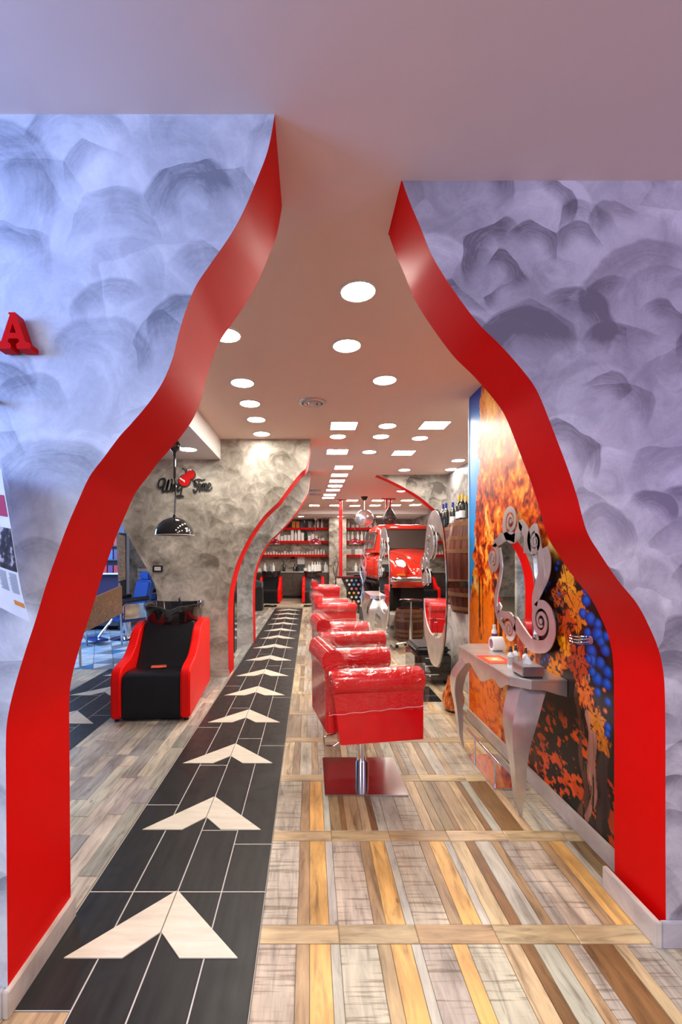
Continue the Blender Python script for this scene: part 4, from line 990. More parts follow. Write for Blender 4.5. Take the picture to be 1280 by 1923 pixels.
# plate band round the glass
gc = (sum(q[0] for q in glass)/len(glass), sum(q[1] for q in glass)/len(glass))
frame.prism([(gc[0]+(a-gc[0])*1.17, gc[1]+(b9-gc[1])*1.09) for a, b9 in glass], 1.4385, 1.444, 'YZ')
frame.build('frame_plate', M['silver'], mir, smooth=0)
def scroll(name, pts, w0, par=mir, d0=1.4205, d1=1.4254, w1=.02):
    c = smoothcurve(pts, 6); n_ = len(c); path = []
    for i, q in enumerate(c):
        f = i/(n_-1); s_ = math.sin(min(1, f*2.2)*math.pi/2)
        path.append((q[0], q[1], (w0*(.35+.65*s_))*(1-f)+w1*f))
    mb = MB(); ribbon(mb, path, d0, d1); return mb.build(name, M['silver'], par, smooth=30)
def spir(c, R0, a0, ccw, tail, w0, name='scroll', turns=2.1, fall=.46):
    """tail points then an inward spiral around c"""
    n_ = 60; st_ = (c[0]+R0*math.cos(a0), c[1]+R0*math.sin(a0)); path = []
    tl_ = smoothcurve(list(tail)+[st_], 8); wm_ = R0*.5
    for i, q in enumerate(tl_[:-1]):
        f = i/(len(tl_)-1); path.append((q[0], q[1], w0*.8*(1-f)+wm_*f))
    for k in range(n_):
        f = k/(n_-1); a = a0+ccw*f*turns*2*math.pi; r = R0*(fall**(f*turns))
        path.append((c[0]+r*math.cos(a), c[1]+r*math.sin(a), r*.50))
    mb = MB(); ribbon(mb, path, 1.4195, 1.4256); mb.build(name, M['silver'], mir, smooth=30)
    # solid heart
    mb = MB(); K = 16; mb.prism([(c[0]+.018*math.cos(2*math.pi*k/K), c[1]+.018*math.sin(2*math.pi*k/K)) for k in range(K)], 1.419, 1.4258, 'YZ'); mb.build('scroll_heart', M['silver'], mir, smooth=0)
ct_ = c3(530,372); spir(ct_, .150, R(190), 1, [c3(648,600), c3(650,520), c3(640,450)], .125, turns=2.0)
cl_ = c3(402,640); spir(cl_, .115, R(100), 1, [c3(560,490), c3(500,478)], .085)
cr_ = c3(702,515); spir(cr_, .095, R(100), -1, [c3(700,960), c3(722,860), c3(758,760), c3(778,660), c3(785,560)][0:3], .085)
clr = c3(745,1080); spir(clr, .155, R(265), -1, [c3(560,1090), c3(620,1180), c3(680,1250)], .13, turns=2.1)
cll = c3(520,1135); spir(cll, .10, R(80), 1, [c3(455,960), c3(440,1020), c3(470,1055)][0:2], .06)
# side bands
scroll('side_band', [c3(768,560), c3(778,640), c3(765,740), c3(730,840), c3(705,920), c3(700,1000)], .17, w1=.06)
scroll('side_band', [c3(450,560), c3(462,690), c3(445,800), c3(425,900), c3(428,1010), c3(455,1080), c3(500,1160)], .05, w1=.04)
for yy, zz in ((3.1,1.5),(3.1,1.15),(2.85,1.4)): MB().cyl((1.438,yy,zz),(1.4546,yy,zz),.012,10).build('wall_mount', M['steel'], mir)

def tall_mirror(lb, X, y0, y1, z0, z1, pole, arm):
    t = thing('station_mirror', lb, 'mirror', (X, (y0+y1)/2, 0), 0, 'tall oval station mirrors')
    hy = (y1-y0)/2; cz = (z0+z1)/2; hz = (z1-z0)/2
    def E(k, s=1.0, n=64): a = 2*math.pi*k/n; return (hy*s*math.copysign(abs(math.cos(a))**.85, math.cos(a)), cz+hz*s*math.sin(a))
    MB().prism([E(k) for k in range(64)], .004, .012, 'YZ').build('backing_plate', M['black'], t, smooth=0)
    MB().prism([E(k, .985) for k in range(64)], -.004, .0035, 'YZ').build('mirror_glass', M['mirror'], t, smooth=0)
    def crest(k0, k1, dy, dz, s_in):
        out_ = [E(k, .99) for k in range(k0, k1+1)]; mid = (k0+k1)/2
        inn = []
        for k in range(k1, k0-1, -1):
            a, b = E(k, 1); f = math.cos((k-mid)/(k1-k0)*math.pi); inn.append((a*(1-.0)-dy*f, b-dz*f))
        return out_+inn[1:-1]
    MB().prism(crest(4, 30, .06, .22, .8), -.010, -.0045, 'YZ').build('top_crest', M['silver'], t, smooth=0)
    MB().prism(crest(36, 62, -.02, -.30, .8), -.010, -.0045, 'YZ').build('bottom_crest', M['silver'], t, smooth=0)
    def sp(cy, cz_, R0, a0, ccw, w0):
        c = []; 
        for k in range(40):
            f = k/39; a = a0+ccw*f*1.9*2*math.pi; r = R0*(.5**(f*1.9)); c.append((cy+r*math.cos(a), cz_+r*math.sin(a), r*.42))
        mb = MB(); ribbon(mb, c, -.026, -.016); mb.cyl((-.016, cy, cz_), (-.003, cy, cz_), .02, 8); mb.build('scroll', M['silver'], t, smooth=30)
    sp(hy*.35, cz+hz*.55, .17, R(90), 1, .08); sp(hy*.95, cz+hz*.30, .11, R(120), 1, .05); sp(hy*.80, cz+hz*.10, .11, R(200), -1, .05)
    mb = MB(); c = [( -.02+.12*math.cos(a/10)*(1-a/60), cz-hz*.55+.16*math.sin(a/10)*(1-a/60), .012) for a in range(0, 50)]; ribbon(mb, c, -.0135, -.011); mb.build('scroll_slot', M['black'], t, smooth=0)
    for (p0, p1) in arm: MB().box(p0[0], p1[0], p0[1], p1[1], p0[2], p1[2]).build('wall_arm', M['black'], t, smooth=0)
    if pole:
        MB().cyl((.025,0,.01),(.025,0,cz+.3),.016,12).build('stand_pole', M['chrome'], t); MB().box(-.12,.15,-.2,.2,0,.012).build('stand_base', M['chrome'], t, bevel=.003)
    return t
tall_mirror('tall oval mirror with silver scrolls beside the barrels, behind the mural end', 1.22, 4.0, 4.78, .41, 1.95, False, [((.012,-.28,1.2),(.24,-.22,1.26)), ((.235,-.30,1.2),(.262,-.22,1.26))])
tall_mirror('farther tall silver mirror standing in front of the red car', 1.20, 6.75, 7.75, .27, 1.97, True, [])

# trolley
tr = thing('salon_trolley', 'black salon trolley with a rounded lid beside the oval mirror', 'trolley', (1.42, 5.43, 0))
MB().box(-.21,.21,-.27,.27,.05,.36).build('body', M['black'], tr, bevel=.02, seg=3)
MB().box(-.20,.20,-.28,.27,.365,.44).build('lid', M['black_leather'], tr, bevel=.03, seg=3)
for z in (.12, .22, .31):
    d = MB().box(-.19,.19,-.282,-.262,z-.035,z+.04).build('drawer', M['black'], tr, bevel=.006)
    MB().box(-.10,.06,-.296,-.282,z+.005,z+.015).build('handle', M['chrome'], d, bevel=.002)
for a in (-.16, .16):
    for b_ in (-.2, .2): MB().cyl((a-.012,b_,.025),(a+.012,b_,.025),.025,12).build('caster', M['black_matte'], tr)
MB().tube([(-.22,-.28,.10),(-.245,-.31,.12),(-.245,-.15,.12)], .008, 6).build('side_rail', M['chrome'], tr)
# orange vase like bin
vb = thing('floor_vase', 'rounded orange patterned vase with dark base behind the console leg', 'vase', (1.53, 4.30, 0))
vb.location = (1.385, 4.33, 0)
MB().lathe([(.0005,.02),(.085,.02),(.10,.07),(.105,.13),(.085,.20),(.06,.27),(.05,.33),(.045,.33),(.055,.26),(.0005,.20)], n=24).build('body', M['autumn'], vb)
MB().lathe([(.0005,0),(.075,0),(.085,.02),(.0005,.02)], n=24).build('base', M['black_matte'], vb)

# ------------------------------------------------------------------ stool, barrels, bottles
st = thing('salon_stool', 'black seated tall stool on chrome casters in front of a barrel', 'stool', (1.62, 7.2, 0))
MB().lathe([(.0005,.76),(.15,.76),(.18,.77),(.185,.79),(.17,.80),(.0005,.805)], n=24).build('seat', M['black'], st)
MB().lathe([(.0005,.10),(.022,.10),(.022,.45),(.014,.45),(.014,.76),(.0005,.76)], n=14).build('column', M['chrome'], st)
for k in range(5):
    a = k*2*math.pi/5+.5; c, s_ = math.cos(a), math.sin(a)
    lg = MB().tube([(0,0,.11),(.22*c,.22*s_,.07)], [.018,.012], 8).build('leg', M['chrome'], st)
    MB().cyl((.22*c-.012*s_,.22*s_+.012*c,.028),(.22*c+.012*s_,.22*s_-.012*c,.028),.028,12).build('caster', M['black_matte'], lg)

def barrel(r, h, lb, loc, copy=None):
    t = thing('wine_barrel', lb, 'barrel', loc, 0, 'oak wine barrels')
    prof = [(r*(.80+.20*math.sin(math.pi*k/10)), h*k/10) for k in range(11)]
    n_ = 22; da = 2*math.pi/n_
    inner = [(q[0]-.02, q[1]) for q in prof][::-1]
    mb = MB(); K = len(prof)
    loopp = prof+inner; g_ = .0022/r
    vs = [(rr_*math.cos(a), rr_*math.sin(a), z) for a in (-da/2+g_, da/2-g_) for rr_, z in loopp]; m_ = len(loopp)
    fs = [(k, (k+1) % m_, m_+(k+1) % m_, m_+k) for k in range(m_)]+[(k, k+1, m_-2-k, m_-1-k) for k in range(K-1)]+[(m_+k, m_+m_-1-k, m_+m_-2-k, m_+k+1) for k in range(K-1)]
    s0 = mb.add(vs, fs).build('stave', M['oak'], t, smooth=30)
    for k in range(1, n_):
        o = s0.copy(); COL.objects.link(o); o.parent = t; o.rotation_euler = (0,0,k*da)
    for f in (.05,.20,.34,.66,.80,.95):
        z = h*f; rr_ = r*(.80+.20*math.sin(math.pi*f))+.001; hh = .022
        MB().lathe([(rr_-.004,z-hh),(rr_+.004,z-hh),(rr_+.004,z+hh),(rr_-.004,z+hh),(rr_-.004,z-hh)], n=28).build('hoop', M['hoop'], t)
    MB().lathe([(.0005,h-.03),(r*.80-.018,h-.03),(r*.80-.018,h-.055),(.0005,h-.055)], n=24).build('head', M['oak'], t)
    MB().lathe([(.0005,.03),(r*.80-.018,.03),(r*.80-.018,.055),(.0005,.055)], n=24).build('head', M['oak'], t)
    return t
barrel(.33, 1.04, 'nearer oak wine barrel on the ledge, under the yellow-capped bottles', (1.885, 5.08, .86))
b2 = barrel(.33, 1.04, 'farther oak wine barrel on the ledge, behind the blue-capped bottles', (2.02, 5.95, .86))
barrel(.27, .56, 'short dark barrel on the floor behind the tall stool', (1.76, 7.93, 0))
def wine(loc, lb, cap, lab, grp):
    t = thing('wine_bottle', lb, 'bottle', loc, 0, grp)
    MB().lathe([(.0005,0),(.036,0),(.038,.01),(.038,.185),(.030,.215),(.016,.24),(.014,.30),(.0005,.30)], n=18).build('body', M['bottle_dark'], t)
    MB().lathe([(.0145,.245),(.0158,.25),(.0158,.315),(.0005,.317)], n=14).build('foil', cap, t)
    if lab: MB().lathe([(.0385,.05),(.0385,.13)], n=18, a0=R(160), a1=R(300)).build('label', M['label_paper'], t)
    MB().lathe([(.017,.232),(.0155,.245)], n=14).build('neck_band', M['label_paper'], t)
zt = 1.90-.0+ -.03+.0
ZB = .86+1.04-.03
for px, yy, cap, lb, lab in ((861.5,5.12,'gold','leftmost yellow-capped wine bottle on the near barrel',1),(868,5.00,'gold','middle yellow-capped wine bottle, tallest looking, on the near barrel',1),(874.6,5.16,'gold','rightmost yellow-capped wine bottle beside the mural edge',0)):
    wine(((px-CX)*yy/F, yy, ZB), lb, M[cap], lab, 'wine bottles on the barrels')
for px, yy, lb, lab in ((832,5.98,'leftmost blue-capped wine bottle on the far barrel',0),(837.5,5.86,'blue-capped wine bottle second from the left on the far barrel',0),(850,5.78,'blue-capped wine bottle nearest the yellow caps, with white label',1)):
    wine(((px-CX)*yy/F, yy, ZB), lb, M['bluefoil'], lab, 'wine bottles on the barrels')

# ------------------------------------------------------------------ small red car
car = thing('vintage_car', 'small red vintage car with round headlights raised on a plinth', 'car', (2.27, 8.28, .60), R(5.5))
def loft(mb, rings, cap=True):
    n_ = len(rings[0]); vs = [v for g in rings for v in g]
    fs = [(i*n_+k, i*n_+(k+1) % n_, (i+1)*n_+(k+1) % n_, (i+1)*n_+k) for i in range(len(rings)-1) for k in range(n_)]
    if cap: fs += [tuple(range(n_))[::-1], tuple((len(rings)-1)*n_+k for k in range(n_))]
    return mb.add(vs, fs)
secs = [(.20,.22,.30,.50),(.26,.34,.28,.66),(.40,.42,.28,.79),(.65,.50,.28,.90),(.95,.58,.28,.98),(1.25,.65,.28,1.03),(1.45,.70,.28,1.05),(1.9,.74,.28,1.03),(2.6,.74,.28,1.03),(2.85,.70,.28,.98),(3.0,.6,.30,.9)]
rings = []
for y, wd, zb, zt_ in smoothcurve(secs, 3):
    ring = []
    for k in range(28):
        a = 2*math.pi*k/28; c, s_ = math.cos(a), math.sin(a)
        x = wd*math.copysign(abs(c)**.55, c); zc = zb+(zt_-zb)*.45
        z = zc+((zt_-zc)*abs(s_)**.8 if s_ > 0 else -(zc-zb)*abs(s_)**.5)
        ring.append((x, y, z))
    rings.append(ring)
loft(MB(), rings).build('body', M['car_red'], car, smooth=60)
cab = []
for z, ya, yb, wd in smoothcurve([(.96,1.30,2.98,.70),(1.05,1.40,2.95,.69),(1.23,1.48,2.90,.67),(1.44,1.58,2.80,.63),(1.53,1.64,2.70,.60),(1.585,1.76,2.55,.53),(1.61,1.95,2.35,.36)], 3):
    ring = []; yc, hy = (ya+yb)/2, (yb-ya)/2
    for k in range(36):
        a = 2*math.pi*k/36; c, s_ = math.cos(a), math.sin(a)
        ring.append((wd*math.copysign(abs(c)**.32, c), yc+hy*math.copysign(abs(s_)**.38, s_), z))
    cab.append(ring)
loft(MB(), cab).build('cabin', M['car_red'], car, smooth=50)
def rr_quad(mb, c, u, v, hw, hh, r=.05, th=.012, hw2=None):
    """rounded rectangle plate: c centre, u/v axes"""
    c = Vector(c); u = Vector(u).normalized(); v = Vector(v).normalized(); nn_ = u.cross(v).normalized(); pts = []
    for sx, sy, a0 in ((1,1,0),(-1,1,90),(-1,-1,180),(1,-1,270)):
        W = (hw2 or hw) if sy > 0 else hw
        for k in range(5):
            a = R(a0+k*22.5); pts.append(c+u*(sx*(W-r)+r*math.cos(a))+v*(sy*(hh-r)+r*math.sin(a)))
    n_ = len(pts); mb.add([p_+nn_*th/2 for p_ in pts]+[p_-nn_*th/2 for p_ in pts], [tuple(range(n_)), tuple(range(2*n_-1, n_-1, -1))]+[(i, (i+1) % n_, n_+(i+1) % n_, n_+i) for i in range(n_)])
    return mb
wd_ = rr_quad(MB(), (0,1.462,1.245), (1,0,0), (0,.40,1), .62, .245, .06, .03, .575).build('windscreen_seal', M['black_matte'], car, smooth=30)
rr_quad(MB(), (0,1.454,1.245), (1,0,0), (0,.40,1), .59, .215, .05, .03, .545).build('windscreen', M['glass'], car, smooth=30)
for x0_, s_ in ((-.25,1),(.25,1)): MB().tube([(x0_,1.36,1.03),(x0_+.05,1.38,1.07),(x0_+.28,1.405,1.12)], .007, 6).build('wiper', M['black_matte'], car)
for s_ in (-1, 1):
    for yc, hw in ((1.96,.28),(2.50,.21)):
        rr_quad(MB(), (s_*.672,yc,1.25), (0,1,0), (-s_*.19,0,1), hw, .20, .06, .02).build('side_window_seal', M['chrome'], car, smooth=30)
        rr_quad(MB(), (s_*.678,yc,1.25), (0,1,0), (-s_*.19,0,1), hw-.02, .18, .05, .02).build('side_window', M['glass'], car, smooth=30)
    # front fender: swept teardrop
    fr_ = []
    for y, hw, zt_, zb in smoothcurve([(.16,.05,.62,.50),(.20,.15,.78,.38),(.34,.20,.86,.30),(.60,.22,.90,.42),(.90,.21,.86,.48),(1.2,.17,.72,.36),(1.48,.10,.48,.30)], 4):
        ring = []; cx = .575
        for k in range(20):
            a = 2*math.pi*k/20; c, q_ = math.cos(a), math.sin(a); zc = (zt_+zb)/2
            ring.append((s_*(cx+hw*c), y, zc+(zt_-zb)/2*math.copysign(abs(q_)**.85, q_)))
        fr_.append(ring)
    fd = loft(MB(), fr_).build('front_fender', M['car_red'], car, smooth=60)
    hl = MB().lathe([(.0005,-.055),(.06,-.05),(.092,-.03),(.10,-.01),(.10,.02),(.0005,.02)], (s_*.55,.225,.715), 28, axis='Y').build('headlight', simple('headlight_glow_%d' % (s_+1), (.9,.9,.9), .1, var=0, emit=(1,1,.97), es=5 if s_ < 0 else 1.5), car)
    MB().lathe([(.098,-.012),(.115,-.016),(.118,.0),(.118,.03),(.098,.03)], (s_*.55,.225,.715), 28, axis='Y').build('headlight_rim', M['chrome'], hl)
    MB().box(s_*.56-.08,s_*.56+.08,.10,.16,.515,.555).build('indicator', simple('amber_%d' % (s_+1), (.8,.25,.03), .2), car, bevel=.01)
    MB().box(s_*.66-.09,s_*.66+.09,1.40,2.95,.28,.33).build('running_board', M['black_matte'], car, bevel=.01)
    for yy in (.85, 2.75):
        wh = MB().lathe([(.16,-.07),(.29,-.075),(.325,-.05),(.33,0),(.325,.05),(.29,.075),(.16,.07)], (s_*.64,yy,.13), 32, axis='X').build('tyre', M['black_matte'], car, smooth=40)
        MB().lathe([(.0005,-.05),(.05,-.075),(.10,-.06),(.165,-.06),(.165,.06),(.0005,.06)], (s_*.64,yy,.13), 28, axis='X').build('wheel_rim', M['chrome'], wh)
    MB().tube([(s_*.745,1.46,1.0),(s_*.752,1.52,.62),(s_*.74,1.56,.36)], .004, 5).build('door_line', M['black_matte'], car)
    MB().box(s_*.755-.012,s_*.755+.012,2.15,2.28,.86,.885).build('door_handle', M['chrome'], car, bevel=.004)
# bonnet edge lines, V at the nose
for s_ in (-1, 1):
    MB().tube(smoothcurve([(s_*.50,1.28,1.0),(s_*.44,1.0,.965),(s_*.34,.70,.905),(s_*.22,.42,.80),(s_*.10,.27,.67),(0,.225,.62)], 4), .006, 5).build('bonnet_seam', M['black_matte'], car)
bp = MB()
bp.tube(smoothcurve([(-.80,.30,.46),(-.74,.10,.455),(-.45,.02,.455),(0,-.01,.455),(.45,.02,.455),(.74,.10,.455),(.80,.30,.46)], 5), .045, 10, ell=(.55,1)); bp.build('bumper', M['chrome'], car, smooth=50)
MB().tube(smoothcurve([(-.79,.27,.45),(-.73,.075,.45),(-.45,-.008,.45),(0,-.036,.45),(.45,-.008,.45),(.73,.075,.45),(.79,.27,.45)], 5), .009, 6).build('bumper_stripe', M['black_matte'], car)
va = MB(); loft(va, [[(x, .14+.10*abs(x/.7)**2+dy, z) for x in np.linspace(-.68,.68,15)] for z, dy in ((.54,.06),(.44,.04),(.34,.06),(.28,.14))], cap=False); va.build('front_apron', M['car_red'], car, smooth=60)
MB().box(-.45,.45,.5,2.9,-.19,.30).build('underbody_shade', M['black_matte'], car, smooth=0)  # black block: car underside plus the shadow filling the gap beneath it

# ------------------------------------------------------------------ back hall: counter, shelves, poles, mirror ball
bc = thing('back_counter', 'long brown counter with pale top along the back wall', 'counter', (0,0,0))
MB().box(-3.0,.64,15.55,16.19,.10,.90).build('body', M['counter_front'], bc, smooth=0)
MB().box(-3.02,.645,15.50,16.19,.90,.94).build('worktop', M['counter_top'], bc, bevel=.004)
MB().box(-2.95,.60,15.62,16.15,0,.10).build('plinth', M['black_matte'], bc, smooth=0)
for x in (-2.4,-1.8,-1.2,-.6,0): MB().box(x-.004,x+.004,15.546,15.552,.12,.89).build('panel_joint', M['black_matte'], bc, smooth=0)
bc2 = thing('side_counter', 'short counter behind the record bar at the back wall', 'counter', (0,0,0))
MB().box(1.26,3.4,15.75,16.19,.10,.90).build('body', M['counter_front'], bc2, smooth=0); MB().box(1.25,3.4,15.72,16.19,.90,.94).build('worktop', M['counter_top'], bc2, bevel=.004)
MB().box(1.3,3.3,15.8,16.15,0,.10).build('plinth', M['black_matte'], bc2, smooth=0)
SZ = {'top': 2.45, 'middle': 1.985, 'lower': 1.49}
for nm, z in SZ.items():
    for x0_, x1_, sd in ((-3.0,.645,'left'),(1.245,3.5,'right')):
        s_ = thing('wall_shelf', '%s bright red shelf on the back wall, %s of the plaster pillar' % (nm, sd), 'shelf', (0,0,0), 0, 'red wall shelves')
        MB().box(x0_,x1_,15.86,16.198,z,z+.02).build('board', M['red_paint'], s_, smooth=0); MB().box(x0_,x1_,15.84,15.86,z-.04,z+.035).build('front_edge', M['red_paint'], s_, smooth=0)
ws2 = MB().box(-.05,.05,-.006,.006,-.035,.035)
o = thing('wall_socket', 'small black framed socket on the back wall under the lower shelf', 'socket', (*P(550,1047.5,16.19),)); MB().box(-.06,.06,-.006,.009,-.04,.04).build('frame', M['black_matte'], o, smooth=0); MB().box(-.04,.04,-.009,-.005,-.02,.02).build('insert', M['dark_grey'], o, smooth=0)

cols_b = {'white': M['white'], 'black': M['black'], 'orange': simple('orange_carton', (.75,.25,.02), .5), 'blue': simple('blue_carton', (.1,.12,.3), .5), 'grey': simple('grey_carton', (.3,.3,.32), .5)}
protos = {}
def product(kind, colr, h, r):
    key = (kind, colr, round(h, 2), round(r, 2))
    if key in protos: return protos[key]
    m_ = MB()
    if kind == 'bottle': m_.lathe([(.0005,0),(r,0),(r,h*.62),(r*.6,h*.72),(r*.3,h*.78),(r*.3,h*.9),(r*.38,h*.9),(r*.38,h),(.0005,h)], n=12)
    elif kind == 'jar': m_.lathe([(.0005,0),(r,0),(r,h*.6),(r*1.05,h*.62),(r*1.05,h),(.0005,h)], n=12)
    else: m_.box(-r,r,-r*.7,r*.7,0,h)
    o = m_.build(kind, cols_b[colr], smooth=40, bevel=.003 if kind == 'carton' else 0); me_ = o.data; bpy.data.objects.remove(o); protos[key] = me_; return me_
def put(kind, colr, h, r, x, y, z, label, group):
    o = bpy.data.objects.new({'bottle': 'product_bottle', 'jar': 'product_jar', 'carton': 'product_carton'}[kind], product(kind, colr, h, r)); COL.objects.link(o)
    o.location = (x, y, z); tag(o, label, kind if kind != 'carton' else 'box', group)
SF = 15.98
# top left shelf: mixed dark/orange/blue + two tall white bottles
x = -1.75
for k in range(16):
    c = ['orange','black','blue','orange','orange','blue','black','black','orange','orange','blue','black','grey','black','white','white'][k]
    if c == 'white': put('bottle', c, .33, .045, x, SF, SZ['top']+.02, 'white capped bottle at the pillar end of the top left shelf', 'white bottles at the end of the top shelf')
    elif c == 'blue': put('bottle', c, .25, .04, x, SF, SZ['top']+.02, 'small dark blue bottle among orange cartons on the top left shelf', 'blue bottles on the top shelf')
    else: put('carton', c, .24 if c != 'black' else .29, .06, x, SF, SZ['top']+.02, '%s carton on the top left shelf' % c, '%s cartons on the top shelf' % c)
    x += .145
x = -2.1
for k in range(22):
    h = rnd.choice([.18,.22,.30,.40]) if x > -1.3 else rnd.choice([.15,.2]); kd = 'carton' if rnd.random() < .65 else 'bottle'
    if -.75 < x < -.3: h = .42
    if x > -.1: h = rnd.choice([.12,.2,.26])
    put(kd, 'white' if rnd.random() < .93 else 'black', h, .05, x, SF, SZ['middle']+.02, 'white %s in the uneven row on the middle left shelf' % ('carton' if kd == 'carton' else 'bottle') , 'white %ss on the middle left shelf' % kd)
    x += .122
x = -2.4
for k in range(30):
    h = rnd.choice([.08,.11,.14]); h = h if x < .2 else .2
    kd = rnd.choice(['jar','bottle']); put(kd, 'white', h, .035, x, SF, SZ['lower']+.02, 'small white %s in the long row on the lower left shelf' % kd, 'small white %ss on the lower left shelf' % kd); x += .10
for k, (px, h, kd, c) in enumerate([(487,.1,'carton','white'),(497,.28,'bottle','white'),(508,.3,'bottle','grey'),(513,.28,'bottle','white'),(533,.36,'bottle','black'),(553,.26,'bottle','black'),(558,.22,'bottle','black'),(573,.12,'jar','white'),(580,.26,'bottle','white'),(586,.34,'bottle','white'),(591,.32,'bottle','white'),(596,.34,'bottle','white'),(600,.32,'bottle','white'),(611,.33,'bottle','white'),(614,.25,'bottle','white')]):
    put(kd, c, h, .055, (px-CX)*15.75/F, 15.75, .94, '%s %s standing on the back counter' % (c, kd), '%s %ss on the back counter' % (c, kd))
o = tag(MB().box(-.13,.13,-.004,.004,0,.30).build('notice_board', M['white'], smooth=0), 'plain white rectangular card leaning above the back counter', 'card'); o.location = ((565-CX)*16.1/F, 16.1, 1.18)
MB().box(-.14,.14,.004,.02,-.235,.31).build('card_stand', M['dark_grey'], o, smooth=0)
# right shelves
for k in range(9): put('bottle', 'white', .34, .055, 1.36+k*.145+(.05 if k > 1 else 0), SF, SZ['middle']+.02, 'tall white bottle with dark print on the middle right shelf', 'tall white bottles on the middle right shelf')
for k in range(22): put('carton', 'white' if k % 6 not in (3,4) else 'grey', .22, .03, 1.30+k*.067, SF, SZ['lower']+.02, '%s slim carton in the row on the lower right shelf' % ('white' if k % 6 not in (3,4) else 'grey'), '%s slim cartons on the lower right shelf' % ('white' if k % 6 not in (3,4) else 'grey'))
for k in range(10): put('jar' if k % 3 else 'bottle', 'white', .12 if k % 3 else .28, .06, 1.36+k*.16, SF, SZ['top']+.02, 'white %s on the top right shelf' % ('jar' if k % 3 else 'bottle'), 'white %ss on the top right shelf' % ('jar' if k % 3 else 'bottle'))
put('bottle', 'white', .28, .06, 1.62, 15.85, .94, 'single white bottle on the short back counter', None)
for k in range(5): put('bottle', 'black', .18, .04, 1.80+k*.1, 15.85, .94, 'small black bottle on the short back counter', 'small black bottles on the short back counter')

# record counter
rc = thing('record_counter', 'tapered bar counter covered with vinyl records under a dark red top', 'counter', (0,0,0))
YC = 11.5
body = [XZ(642,1086,YC), XZ(668,1143,YC), (1.75, EYE-(1143-CY)*YC/F), (1.75, XZ(642,1086,YC)[1])]
MB().prism(body, YC, YC+.45, 'XZ').build('body', M['black_matte'], rc, smooth=0)
MB().box(1.22,1.70,YC+.05,YC+.4,0,body[1][1]).build('foot_block', M['black_matte'], rc, smooth=0)
MB().box(.70,1.8,YC-.06,YC+.5,body[0][1],body[0][1]+.05).build('countertop', simple('dark_red_top', (.10,.012,.014), .3), rc, bevel=.006)
lcol = [simple('disc_label_%d' % k, c, .5, var=0) for k, c in enumerate([(.7,.66,.6),(.7,.1,.08),(.03,.25,.6),(.8,.3,.04),(.75,.55,.08),(.6,.6,.6),(.65,.25,.4)])]
dk_ = MB().lathe([(.0005,-.006),(.062,-.006),(.064,-.001),(.0005,0)], n=22, axis='Y').build('record', M['black'], smooth=40); dkm = dk_.data; bpy.data.objects.remove(dk_)
lbm = []
for mt in lcol:
    q = MB().lathe([(.0005,-.0085),(.032,-.0085),(.032,-.006)], n=16, axis='Y').build('label', mt, smooth=0); lbm.append(q.data); bpy.data.objects.remove(q)
for i in range(7):
    for j in range(9):
        x = .83+j*.118+(i % 2)*.059; z = .86-i*.108
        xl = body[0][0]+(body[1][0]-body[0][0])*(body[0][1]-z)/(body[0][1]-body[1][1])
        if x < xl+.01 or x > 1.69: continue
        o = bpy.data.objects.new('record', dkm); COL.objects.link(o); o.parent = rc; o.location = (x, YC-.001, z)
        l_ = bpy.data.objects.new('disc_label', lbm[rnd.randrange(7)]); COL.objects.link(l_); l_.parent = o
o = tag(MB().box(-.22,.22,-.12,.12,.0,.03).build('serving_tray', M['black'], bevel=.012), 'black rounded tray on the record counter', 'tray'); o.location = (1.33, YC+.15, body[0][1]+.05)
MB().box(-.19,.19,-.095,.095,.0305,.05).build('tray_rim', M['dark_grey'], o, bevel=.006)
def redpole(px, x_, y, z0, lb, double=False):
    t = thing('red_pole', lb, 'pole', (x_, y, 0))
    MB().cyl((0,0,z0),(0,0,CEIL-.02),.045 if not double else .028,16).build('shaft', M['red_gloss'], t)
    if double: MB().cyl((.1,0,z0),(.1,0,CEIL-.02),.028,16).build('shaft', M['red_gloss'], t)
    MB().box(-.13,.13+(.1 if double else 0),-.1,.1,CEIL-.02,CEIL).build('ceiling_plate', M['red_gloss'], t, bevel=.004)
    return t
redpole(640, (640-CX)*11.5/F, 11.62, body[0][1]+.05, 'glossy red pole from the record counter to the ceiling')
redpole(727, (725-CX)*11.4/F, 11.4, 2.62, 'short double red pole above the car roof', True)
hm_ = thing('hanging_ornament', 'mottled dark teardrop ornament hanging above the car', 'ornament', ((731-CX)*11.2/F, 11.2, 0))
MB().lathe([(.0005,2.25),(.10,2.27),(.17,2.36),(.18,2.45),(.13,2.56),(.06,2.66),(.02,2.72),(.0005,2.73)], n=20).build('body', M['net'], hm_)
MB().tube([(0,0,2.72),(0,0,CEIL)], .006, 6).build('cord', M['black_matte'], hm_)
db = thing('mirror_ball', 'large silver mirror ball hanging from a black ceiling cap', 'mirror ball', ((684-CX)*11.0/F, 11.0, 0))
bc_ = EYE+69*11/F
s = MB().sphere((0,0,bc_), .222, 40, 0, 22)
s.build('core', M['steel'], db, smooth=0)
tl = MB(); 
